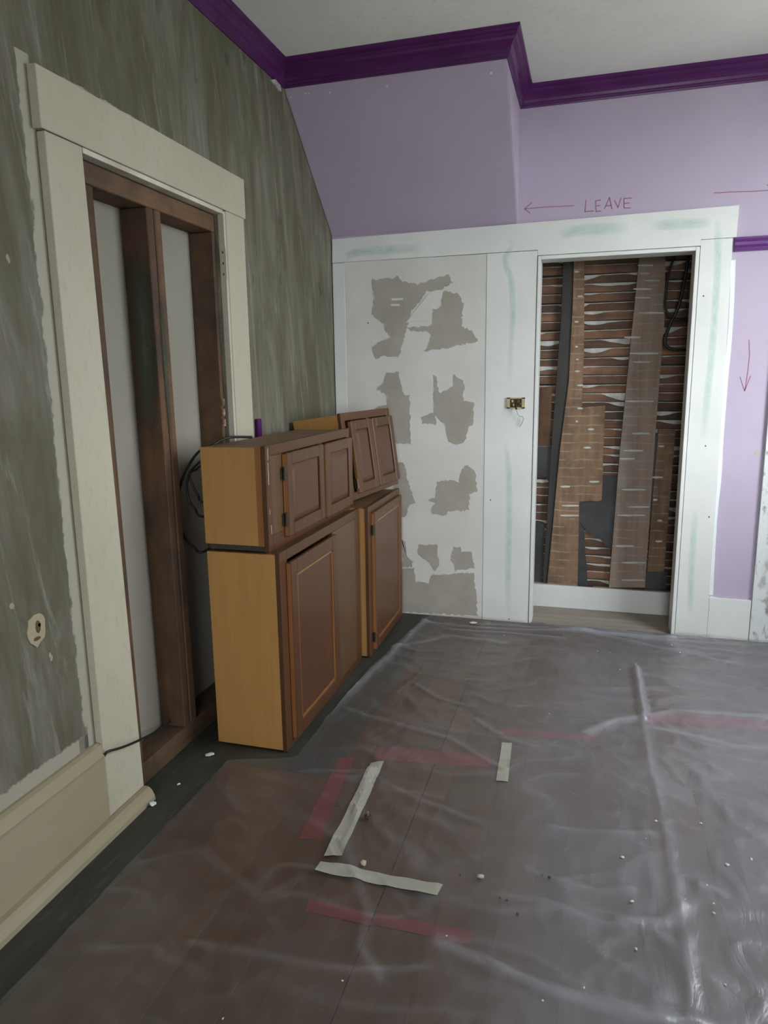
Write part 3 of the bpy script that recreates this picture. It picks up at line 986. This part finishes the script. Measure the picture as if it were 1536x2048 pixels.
# dark mould smudge on the middle studs
# hole chopped for an old outlet
hc = at(72, 1258, 0, LX)
ring = []
for i in range(18):
    a = i * 2 * math.pi / 18
    r = rnd.uniform(0.85, 1.12)
    ring.append(Vector((LX, hc.y + 0.034 * r * math.cos(a), hc.z + 0.052 * r * math.sin(a))))
ho = MB().prism(ring, (0.004, 0, 0)).build('outlet_hole', 'hole_plaster', wall_left)
ho['label'] = 'ragged chopped plaster round an old outlet hole'
for (dy, dz, a, b) in ((0.004, 0.006, 0.010, 0.020), (-0.004, -0.028, 0.014, 0.006), (0.010, 0.010, 0.006, 0.006)):
    MB().prism([(LX + 0.004, hc.y + dy + a * math.cos(t), hc.z + dz + b * math.sin(t)) for t in [i * math.pi / 4 for i in range(8)]], (0.001, 0, 0)).build('hole_recess', 'dark_hole', ho)
for px, py in ((22, 1212), (24, 1212), (100, 1310), (102, 1316), (15, 515), (17, 520)):
    p = at(px, py, 0, LX)
    MB().prism([p + Vector((0, 0.006 * math.cos(t) * rnd.uniform(.6, 1.3), 0.010 * math.sin(t))) for t in [i * math.pi / 3 for i in range(6)]], (0.0012, 0, 0)).build('plaster_chip', 'hole_plaster', wall_left)
# leftover end of the purple rail beyond the casing
ry = at(519, 852, 0, -0.045)
boxo('rail_stub', 'purple_gloss', (LX + 0.0005, -0.040, ry.y - 0.022, ry.y + 0.018, 1.215, 1.315), wall_left, 0.003)

# left baseboard: board, cap and shoe
bb = tag(empty('baseboard_left', (LX, -3.8, 0)), 'tall cream baseboard with cap and shoe along the plaster wall', 'baseboard', kind='structure')


def bp_(o):
    o.parent = bb
    o.matrix_parent_inverse = Matrix.Translation((-LX, 3.8, 0))
    return o


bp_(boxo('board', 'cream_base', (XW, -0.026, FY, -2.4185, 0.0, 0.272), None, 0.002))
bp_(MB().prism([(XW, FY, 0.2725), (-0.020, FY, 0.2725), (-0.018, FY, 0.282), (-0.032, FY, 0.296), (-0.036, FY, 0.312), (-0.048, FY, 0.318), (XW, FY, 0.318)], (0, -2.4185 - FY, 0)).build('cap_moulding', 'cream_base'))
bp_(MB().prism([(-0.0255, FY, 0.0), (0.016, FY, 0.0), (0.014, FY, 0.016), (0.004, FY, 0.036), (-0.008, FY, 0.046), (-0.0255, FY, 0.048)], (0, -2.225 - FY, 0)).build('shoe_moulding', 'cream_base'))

# ------------------------------------------------------------------ kitchen cabinets
def door(parent, name, w0, w1, z0, z1, hinge_side, hinges, raised, fw=0.055):
    """overlay door in front of the face frame; local y < 0 is the room side"""
    d = MB()
    t0, t1 = -0.021, -0.0015
    d.box(w0, w0 + fw, t0, t1, z0, z1)
    d.box(w1 - fw, w1, t0, t1, z0, z1)
    d.box(w0 + fw, w1 - fw, t0, t1, z0, z0 + fw)
    d.box(w0 + fw, w1 - fw, t0, t1, z1 - fw, z1)
    do = d.build(name, 'cabinet_oak', parent, bevel=0.0035)
    a0, a1, b0, b1 = w0 + fw, w1 - fw, z0 + fw, z1 - fw
    p = MB()
    if raised:
        bv = 0.028
        o_ = [(a0, -0.008, b0), (a1, -0.008, b0), (a1, -0.008, b1), (a0, -0.008, b1)]
        i_ = [(a0 + bv, -0.019, b0 + bv), (a1 - bv, -0.019, b0 + bv), (a1 - bv, -0.019, b1 - bv), (a0 + bv, -0.019, b1 - bv)]
        k_ = [(a0, -0.002, b0), (a1, -0.002, b0), (a1, -0.002, b1), (a0, -0.002, b1)]
        p.add(o_ + i_ + k_, [(4, 5, 6, 7), (0, 1, 5, 4), (1, 2, 6, 5), (2, 3, 7, 6), (3, 0, 4, 7), (8, 11, 10, 9), (0, 8, 9, 1), (1, 9, 10, 2), (2, 10, 11, 3), (3, 11, 8, 0)])
        po = fix_normals(p.build('door_panel', 'cabinet_oak', do))
    else:
        p.box(a0, a1, -0.013, -0.002, b0, b1)
        po = p.build('door_panel', 'cabinet_oak', do)
        q = MB()
        for (u0, u1, v0, v1) in ((a0, a0 + 0.008, b0, b1), (a1 - 0.008, a1, b0, b1), (a0, a1, b0, b0 + 0.008), (a0, a1, b1 - 0.008, b1)):
            q.box(u0, u1, -0.018, -0.012, v0, v1)
        q.build('panel_bead', 'cabinet_edge', do)
    # lighter strip on the left edge of the door
    e = MB()
    e.box(w0 - 0.0012, w0 + 0.0006, t0 + 0.004, t1, z0 + 0.004, z1 - 0.004)
    e.build('door_edge', 'cabinet_edge', do)
    for hz in hinges:
        hw = w0 - 0.006 if hinge_side < 0 else w1 + 0.006
        h = MB().tube([(hw, -0.012, hz - 0.028), (hw, -0.012, hz + 0.028)], 0.006, 8)
        h.box(min(hw, hw - 0.014), max(hw, hw + 0.012), -0.004, -0.0005, hz - 0.024, hz + 0.024)
        for dz in (-0.016, 0.0, 0.016):
            h.tube([(hw, -0.012, hz + dz - 0.004), (hw, -0.012, hz + dz + 0.004)], 0.0075, 8)
        h.build('hinge', 'hinge_brass', do)
    return do


def cabinet(loc, rot, W, D, Hh, label, stile=0.04, mullions=(), blanks=(), drop=0.0):
    c = tag(empty('kitchen_cabinet', loc, rot), label, 'cabinet', 'old oak kitchen cabinets stacked by the left wall')
    t = 0.016
    f = 0.019
    for w in (0.0, W - t):
        o = boxo('side_panel', 'cabinet_side', (w, w + t, f + 0.0005, D, 0.004, Hh - 0.008), c, 0.001)
    boxo('back_panel', 'cabinet_side', (t, W - t, D - 0.008, D - 0.001, 0.02, Hh - 0.02), c)
    boxo('top_panel', 'cabinet_top', (t, W - t, f + 0.0005, D - 0.009, Hh - 0.024, Hh - 0.008), c)
    boxo('bottom_panel', 'cabinet_top', (t, W - t, f + 0.0005, D - 0.009, 0.02, 0.036), c)
    ff = MB()
    ff.box(-0.003, stile, 0, f, -drop, Hh)
    ff.box(W - stile, W + 0.003, 0, f, -drop, Hh)
    ff.box(stile, W - stile, 0, f, -drop, 0.042)
    ff.box(stile, W - stile, 0, f, Hh - 0.042, Hh)
    for m in mullions:
        ff.box(m - 0.02, m + 0.02, 0, f, 0.042, Hh - 0.042)
    for a, b in blanks:
        boxo('blank_panel', 'cabinet_blank', (a, b, 0.001, f, 0.043, Hh - 0.043), c)
    ff.build('face_frame', 'cabinet_oak', c, 0.0015)
    return c


R90 = math.radians(90)
# lower, nearest the viewer: one door and a blank filler panel
cA = cabinet((0.352, -1.800, 0.002), (0, 0, R90), 0.985, 0.315, 0.836,
             'tall lower oak cabinet nearest the viewer with one door and blank panel', stile=0.07, blanks=((0.59, 0.915),))
door(cA, 'door', 0.058, 0.595, 0.030, 0.785, -1, (), False, 0.062)
# lower, towards the corner: single wide door with two dark hinges
cB = cabinet((0.388, -0.765, 0.002), (0, 0, R90 + math.radians(1.0)), 0.675, 0.315, 0.832,
             'tall lower oak cabinet in the corner with one wide hinged door', stile=0.065)
door(cB, 'door', 0.055, 0.655, 0.025, 0.795, -1, (0.10, 0.70), False, 0.05)
# upper, nearest the viewer: two raised-panel doors
cC = cabinet((0.312, -1.800, 0.858), (0, 0, R90), 0.975, 0.278, 0.395,
             'small upper oak cabinet nearest the viewer with two raised doors', mullions=(0.575,), blanks=((0.04, 0.16),), drop=0.019)
door(cC, 'door', 0.148, 0.560, 0.012, 0.352, -1, (0.085, 0.272), True, 0.05)
door(cC, 'door', 0.590, 0.962, 0.005, 0.350, 1, (), True, 0.05)
for w_, za, zb in ((0.016, 0.245, 0.33), (0.018, 0.34, 0.385), (0.022, 0.05, 0.085), (0.014, 0.13, 0.15)):
    boxo('scratch', 'crumb_tan', (w_, w_ + 0.0035, -0.0005, 0.0008, za, zb), cC)
boxo('filler_strip', 'cabinet_edge', (-0.0022, -0.0003, 0.0195, 0.045, 0.004, 0.39), cC)
# upper, in the corner: leaning back against the wall
cD = cabinet((0.305, -0.770, 0.866), (math.radians(-7.5), 0, R90 - math.radians(6.5)), 0.655, 0.285, 0.462,
             'small upper oak cabinet leaning back on the wall in the corner', mullions=(0.335,))
door(cD, 'door', 0.070, 0.338, 0.030, 0.415, -1, (0.085,), True, 0.05)
door(cD, 'door', 0.352, 0.648, 0.030, 0.415, 1, (), True, 0.05)
# strips the upper near cabinet rests on
tag(boxo('shim_strip', 'crumb_dark', (0.045, 0.285, -1.785, -1.765, 0.8385, 0.8615)), 'dark packing strip wedged between the two nearest cabinets', 'strip')
tag(boxo('shim_strip', 'crumb_dark', (0.045, 0.285, -0.93, -0.91, 0.8385, 0.8615)), 'dark packing strip hidden at the far end of the upper cabinet', 'strip')

# black cable coiled behind the cabinets
YC = -1.70
lo = MB()
lo.tube(smooth_path([Vector((0.12, -1.52, 1.262)), Vector((0.05, -1.60, 1.266)), at(425, 890, 1, -1.68), at(396, 905, 1, YC), at(370, 945, 1, YC), at(357, 990, 1, YC), at(357, 1040, 1, YC), at(370, 1075, 1, YC), at(390, 1096, 1, YC), at(405, 1104, 1, YC), Vector((0.012, -1.60, 0.83))], 8), 0.0055, 8)
lo.tube(smooth_path([Vector((0.014, -1.58, 1.18)), at(404, 922, 1, YC + 0.02), at(395, 928, 1, YC + 0.02), at(380, 945, 1, YC + 0.02), at(374, 972, 1, YC + 0.02), at(378, 1000, 1, YC + 0.02), at(390, 1017, 1, YC + 0.02), at(404, 1033, 1, YC + 0.02), Vector((0.012, -1.58, 0.95))], 8), 0.005, 8)
lo.tube(smooth_path([Vector((0.014, -1.56, 1.15)), at(405, 931, 1, YC + 0.035), at(394, 938, 1, YC + 0.035), at(379, 948, 1, YC + 0.035), at(384, 968, 1, YC + 0.035), at(396, 990, 1, YC + 0.035), at(406, 1004, 1, YC + 0.035), Vector((0.012, -1.56, 1.0))], 8), 0.005, 8)
tag(lo.build('cable_coil', 'black_rubber', smooth=True), 'black cable coiled behind the nearest cabinets', 'cable')
wi = MB().tube(smooth_path([at(208, 1512, 0, -0.024), at(216, 1503, 0, -0.012), at(243, 1495, 0, -0.012), at(275, 1482, 0, -0.02), at(310, 1464, 0, -0.07), at(346, 1440, 0, -0.16)], 8), 0.0042, 8)
tag(wi.build('loose_wire', 'black_rubber', smooth=True), 'short black wire sticking out over the doorway casing near the baseboard', 'wire')

# ------------------------------------------------------------------ plastic sheet on the floor
folds = []          # (polyline, height, width)


def fold(px, h, w):
    folds.append(([at(a, b, 2, 0.0).to_2d() for a, b in px], h, w))


fold([(1270, 1330), (1276, 1370), (1284, 1440), (1300, 1530), (1322, 1620), (1345, 1740), (1372, 1900), (1385, 2048)], 0.008, 0.018)
fold([(1270, 1340), (1277, 1375), (1288, 1445)], 0.025, 0.02)
fold([(1170, 1470), (1230, 1445), (1282, 1440), (1340, 1428), (1430, 1432), (1536, 1440)], 0.016, 0.03)
fold([(1300, 1460), (1400, 1480), (1470, 1498), (1536, 1505)], 0.010, 0.025)
fold([(600, 1545), (720, 1545), (830, 1600), (960, 1650)], 0.006, 0.02)
fold([(690, 1420), (800, 1455), (900, 1480), (1010, 1545)], 0.008, 0.02)
fold([(740, 1540), (690, 1700), (735, 1830), (720, 1900), (760, 1960)], 0.006, 0.02)
fold([(380, 1890), (560, 1920), (700, 1945), (850, 1940)], 0.006, 0.02)
fold([(870, 1890), (980, 1935), (1080, 1985), (1250, 2030), (1400, 2060)], 0.014, 0.03)
fold([(1000, 1945), (1080, 1990), (1220, 2035), (1330, 2060)], 0.010, 0.02)
fold([(830, 1370), (880, 1400), (950, 1420)], 0.008, 0.02)
fold([(780, 1300), (900, 1275), (1010, 1290)], 0.012, 0.03)
fold([(850, 1248), (1000, 1262), (1150, 1266), (1340, 1285), (1480, 1295)], 0.014, 0.025)
fold([(960, 1252), (1060, 1258), (1200, 1270), (1350, 1283)], 0.020, 0.012)
fold([(1060, 1250), (1180, 1263), (1300, 1275), (1345, 1282), (1400, 1280)], 0.022, 0.012)
fold([(900, 1262), (1010, 1270), (1130, 1280)], 0.016, 0.014)
fold([(1330, 1290), (1400, 1300), (1500, 1312)], 0.016, 0.014)
fold([(1140, 1262), (1250, 1283), (1380, 1312), (1480, 1335)], 0.012, 0.02)
fold([(1100, 1660), (1200, 1668), (1300, 1672)], 0.007, 0.02)
fold([(1050, 1740), (1120, 1770), (1200, 1785), (1260, 1782)], 0.008, 0.02)
fold([(1000, 1795), (1090, 1810), (1180, 1845), (1240, 1860)], 0.006, 0.02)
fold([(1240, 1850), (1330, 1848), (1350, 1830), (1360, 1810)], 0.009, 0.025)
fold([(1400, 1775), (1440, 1790), (1450, 1800)], 0.008, 0.02)
fold([(640, 1440), (740, 1350), (850, 1245)], 0.012, 0.03)
fold([(950, 1440), (1010, 1480), (1080, 1500)], 0.007, 0.02)
fold([(400, 1700), (520, 1800), (600, 1760)], 0.004, 0.02)
fold([(160, 1900), (300, 1900), (420, 1960)], 0.004, 0.02)
fold([(1400, 1560), (1460, 1640), (1536, 1690)], 0.006, 0.03)


def seg_d(p, a, b):
    ab = b - a
    t = max(0.0, min(1.0, (p - a).dot(ab) / max(ab.length_squared, 1e-9)))
    return (p - (a + ab * t)).length


FB = []
for pl, h, w in folds:
    FB.append((min(p.x for p in pl) - 3 * w, max(p.x for p in pl) + 3 * w, min(p.y for p in pl) - 3 * w, max(p.y for p in pl) + 3 * w))


def sheet_z(x, y):
    return sheet_zc(x, y)[0]


def sheet_zc(x, y):
    """height of the sheet and its haze, from gathered layers of film and the added right-side haze"""
    z = 0.0035
    c = 0.0
    n1 = noise.noise(Vector((x * 2.3 + 4, y * 1.7, 0.3)))
    amp = 0.0035 + 0.006 * max(0.0, n1)
    wx = x + 0.12 * noise.noise(Vector((x * 1.5, y * 1.5, 5.0)))
    wy = y + 0.12 * noise.noise(Vector((x * 1.5, y * 1.5, 9.0)))
    rdg = 1.0 - abs(noise.noise(Vector((wx * 3.1 + 2, wy * 6.5, 1.7))))
    z += amp * max(0.0, rdg - 0.72) / 0.28
    c += 0.26 * max(0.0, (rdg - 0.86) / 0.14) ** 2 * max(0.0, min(1.0, 0.5 + 2 * n1))
    rdg = 1.0 - abs(noise.noise(Vector((wx * 9.0 + wy * 4.0, wy * 8.0 - wx * 3, 4.7))))
    z += 0.0038 * max(0.0, rdg - 0.7) / 0.3
    c += 0.16 * max(0.0, (rdg - 0.86) / 0.14) ** 2 * max(0.0, min(1.0, 0.4 - 2 * n1))
    # haze added to the film's colour right of the taped square, with slight lift
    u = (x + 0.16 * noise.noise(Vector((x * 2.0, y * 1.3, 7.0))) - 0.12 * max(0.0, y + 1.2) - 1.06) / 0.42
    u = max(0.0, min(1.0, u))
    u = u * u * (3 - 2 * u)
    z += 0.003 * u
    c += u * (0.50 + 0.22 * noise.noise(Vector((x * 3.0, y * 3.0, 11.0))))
    p = Vector((x, y))
    for (pl, h, w), bx in zip(folds, FB):
        if bx[0] < x < bx[1] and bx[2] < y < bx[3]:
            d = min(seg_d(p, a, b) for a, b in zip(pl[:-1], pl[1:]))
            if d < 3 * w:
                g = math.exp(-(d / w) ** 2 * 1.6)
                z += 0.8 * h * g
                c += min(1.0, h / 0.013) * g * g * (0.55 + 0.45 * noise.noise(Vector((x * 6, y * 6, 2.0))))
    return z, max(0.0, min(1.0, c))


def left_edge(y):
    if y < -1.95:
        return 0.150 + 0.006 * noise.noise(Vector((y * 3, 0, 0)))
    if y < -1.82:
        t = (y + 1.95) / 0.13
        return 0.150 + (0.405 - 0.150) * t * t * (3 - 2 * t)
    t = (y + 1.82) / 1.80
    return 0.405 + 0.145 * max(0.0, t) ** 2.0 + 0.008 * noise.noise(Vector((y * 5, 3, 0)))


NX, NY = 230, 420
X1 = 3.08
Y0, Y1 = -4.3, -0.012
vs, fs, crs = [], [], []
for j in range(NY + 1):
    y = Y0 + (Y1 - Y0) * j / NY
    le = left_edge(y)
    for i in range(NX + 1):
        x = le + (X1 - le) * i / NX
        z, cr = sheet_zc(x, y)
        crs.append(cr)
        if i < 3:
            z += 0.004 * (3 - i) / 3
        if y > -0.05 and not (1.15 < x < 2.02):
            z += 0.02 * ((y + 0.05) / 0.04) ** 2 * (0.5 + 0.5 * noise.noise(Vector((x * 4, 1, 1))))
        vs.append((x, y, z))
for j in range(NY):
    for i in range(NX):
        a = j * (NX + 1) + i
        fs.append((a, a + 1, a + NX + 2, a + NX + 1))
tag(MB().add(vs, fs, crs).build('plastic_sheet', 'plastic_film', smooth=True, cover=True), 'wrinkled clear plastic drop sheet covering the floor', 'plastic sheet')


def strip(name, mat, corners, on_sheet, label, cat, group, z0=0.0):
    """flat tape given by its four floor corners; follows what it is stuck on"""
    c = [at(a, b, 2, 0.0) for a, b in corners]
    n, k_ = 24, 4
    vs = []
    for top in (1, 0):
        for i in range(n + 1):
            for j in range(k_ + 1):
                p = c[0].lerp(c[3], i / n).lerp(c[1].lerp(c[2], i / n), j / k_)
                z = (sheet_z(p.x, p.y) + 0.0018 if on_sheet else 0.0006)
                vs.append((p.x, p.y, z + 0.0006 * top))
    fs = []
    m = (n + 1) * (k_ + 1)
    for i in range(n):
        for j in range(k_):
            a = i * (k_ + 1) + j
            fs.append((a, a + 1, a + k_ + 2, a + k_ + 1))
            fs.append((m + a, m + a + k_ + 1, m + a + k_ + 2, m + a + 1))
    rim = [i * (k_ + 1) for i in range(n + 1)] + [n * (k_ + 1) + j for j in range(1, k_ + 1)] + [i * (k_ + 1) + k_ for i in range(n - 1, -1, -1)] + [j for j in range(k_ - 1, 0, -1)]
    for a, b in zip(rim, rim[1:] + rim[:1]):
        fs.append((a, b, m + b, m + a))
    o = fix_normals(MB().add(vs, fs).build(name, mat))
    return tag(o, label, cat, group)


GT = 'masking tape strips on the plastic sheet'
strip('masking_tape', 'masking_tape', [(742, 1529), (768, 1528), (684, 1718), (648, 1715)], True, 'long diagonal cream masking tape strip pointing towards the cabinets', 'tape', GT)
strip('masking_tape', 'masking_tape', [(641, 1727), (630, 1747), (874, 1797), (886, 1775)], True, 'cream masking tape strip lying crosswise nearest the viewer', 'tape', GT)
strip('masking_tape', 'masking_tape', [(1004, 1488), (1024, 1489), (1016, 1569), (992, 1566)], True, 'short cream masking tape strip nearest the doorway', 'tape', GT)
GR = 'red tape strips under the plastic sheet'
strip('red_tape', 'red_tape', [(752, 1493), (748, 1520), (978, 1535), (985, 1512)], False, 'red tape under the plastic above the long masking tape', 'tape', GR)
strip('red_tape', 'red_tape', [(678, 1515), (708, 1515), (640, 1678), (596, 1678)], False, 'red tape under the plastic left of the long masking tape', 'tape', GR)
strip('red_tape', 'red_tape', [(618, 1797), (610, 1822), (742, 1852), (745, 1828)], False, 'red tape under the plastic nearest the baseboard side at the front', 'tape', GR)
strip('red_tape', 'red_tape', [(752, 1826), (750, 1850), (938, 1890), (945, 1862)], False, 'red tape under the plastic in front of the crosswise masking tape', 'tape', GR)
strip('red_tape', 'red_tape', [(1003, 1457), (1000, 1469), (1195, 1483), (1196, 1471)], False, 'thin red tape under the plastic beside the short masking tape', 'tape', GR)
strip('red_tape', 'red_tape', [(1290, 1426), (1288, 1444), (1536, 1460), (1536, 1440)], False, 'red tape under the plastic at the right in front of the doorway', 'tape', GR)


# ------------------------------------------------------------------ crumbs on the floor
def crumb(name, px, py, s, mat, label, cat, group=None, flat=0.5, floor_z=None):
    p = at(px, py, 2, 0.0)
    z = sheet_z(p.x, p.y) if floor_z is None else floor_z
    p = at(px, py, 2, z)
    bm = bmesh.new()
    bmesh.ops.create_icosphere(bm, subdivisions=1, radius=1.0)
    for v in bm.verts:
        v.co = Vector((v.co.x * s * rnd.uniform(0.7, 1.3), v.co.y * s * 0.7 * rnd.uniform(0.7, 1.3), v.co.z * s * flat * rnd.uniform(0.7, 1.2)))
    zmin = min(v.co.z for v in bm.verts)
    for v in bm.verts:
        v.co.z -= zmin
    me = bpy.data.meshes.new(name)
    bm.to_mesh(me)
    bm.free()
    me.materials.append(MATS[mat])
    o = bpy.data.objects.new(name, me)
    o.location = (p.x, p.y, z + 0.0008)
    o.rotation_euler = (0, 0, rnd.uniform(0, 3))
    COL.objects.link(o)
    return tag(o, label, cat, group)


GC = 'white plaster crumbs on the plastic sheet'
for px, py, s in ((1312, 1644, .009), (1402, 1648, .007), (1454, 1731, .010), (1502, 1720, .008), (1245, 1716, .009), (1264, 1805, .009), (1272, 1900, .007), (1427, 1808, .006),
                  (1428, 1828, .006), (1414, 1772, .006), (1085, 2003, .005), (1168, 1977, .005), (1343, 1291, .008), (1360, 1306, .007), (1220, 1306, .005), (1195, 1303, .005), (1240, 1340, .006),
                  (1008, 1272, .006), (893, 1873, .005), (685, 1963, .004), (446, 2038, .004), (1450, 1970, .005), (1370, 1800, .005), (1110, 1485, .004), (1098, 1428, .004), (1292, 1678, .004)):
    crumb('plaster_crumb', px, py, s * 0.75, 'crumb_white', 'tiny white plaster crumb lying on the plastic sheet', 'plaster crumb', GC)
crumb('plaster_crumb', 962, 1757, .013, 'crumb_tan', 'tan plaster crumb right of the crosswise masking tape', 'plaster crumb')
crumb('plaster_crumb', 727, 1729, .013, 'crumb_tan', 'tan plaster crumb between the two longer masking tapes', 'plaster crumb')
crumb('plaster_crumb', 420, 1512, .018, 'crumb_white', 'white plaster chip on the bare floor beside the nearest cabinet', 'plaster crumb', None, 0.3, 0.0)
crumb('plaster_crumb', 358, 1570, .008, 'crumb_white', 'white plaster crumb on the grey floor by the left doorway', 'plaster crumb', None, 0.5, 0.0)
crumb('plaster_crumb', 946, 1247, .025, 'crumb_white', 'flat white plaster chip at the foot of the patched panel', 'plaster crumb', None, 0.2)
crumb('plaster_crumb', 306, 1612, .014, 'crumb_white', 'white plaster lump at the end of the left baseboard', 'plaster crumb', None, 0.6, 0.0)
GD = 'dark dirt specks on the plastic sheet'
for px, py, s in ((1000, 1797, .004), (1014, 1803, .005), (1035, 1830, .006), (1098, 1757, .007), (1085, 1752, .004), (920, 1752, .004)):
    crumb('dirt_speck', px, py, s, 'crumb_dark', 'tiny dark dirt speck lying on the plastic sheet', 'dirt speck', GD)
# small dark bolt with a bright tip beside the long masking tape
bp3 = at(736, 1638, 2, 0.004)
bz = sheet_z(bp3.x, bp3.y) + 0.0008
bo = tag(empty('bolt', (bp3.x, bp3.y, bz)), 'small dark bolt standing beside the long masking tape', 'bolt')
hx = [(0.013 * math.cos(i * math.pi / 3), 0.013 * math.sin(i * math.pi / 3), 0.0) for i in range(6)]
MB().prism(hx, (0, 0, 0.007)).build('bolt_head', 'crumb_dark', bo, 0.001)
MB().tube([(0, 0, 0.007), (0, 0, 0.020)], 0.004, 8).build('bolt_shank', 'steel', bo)
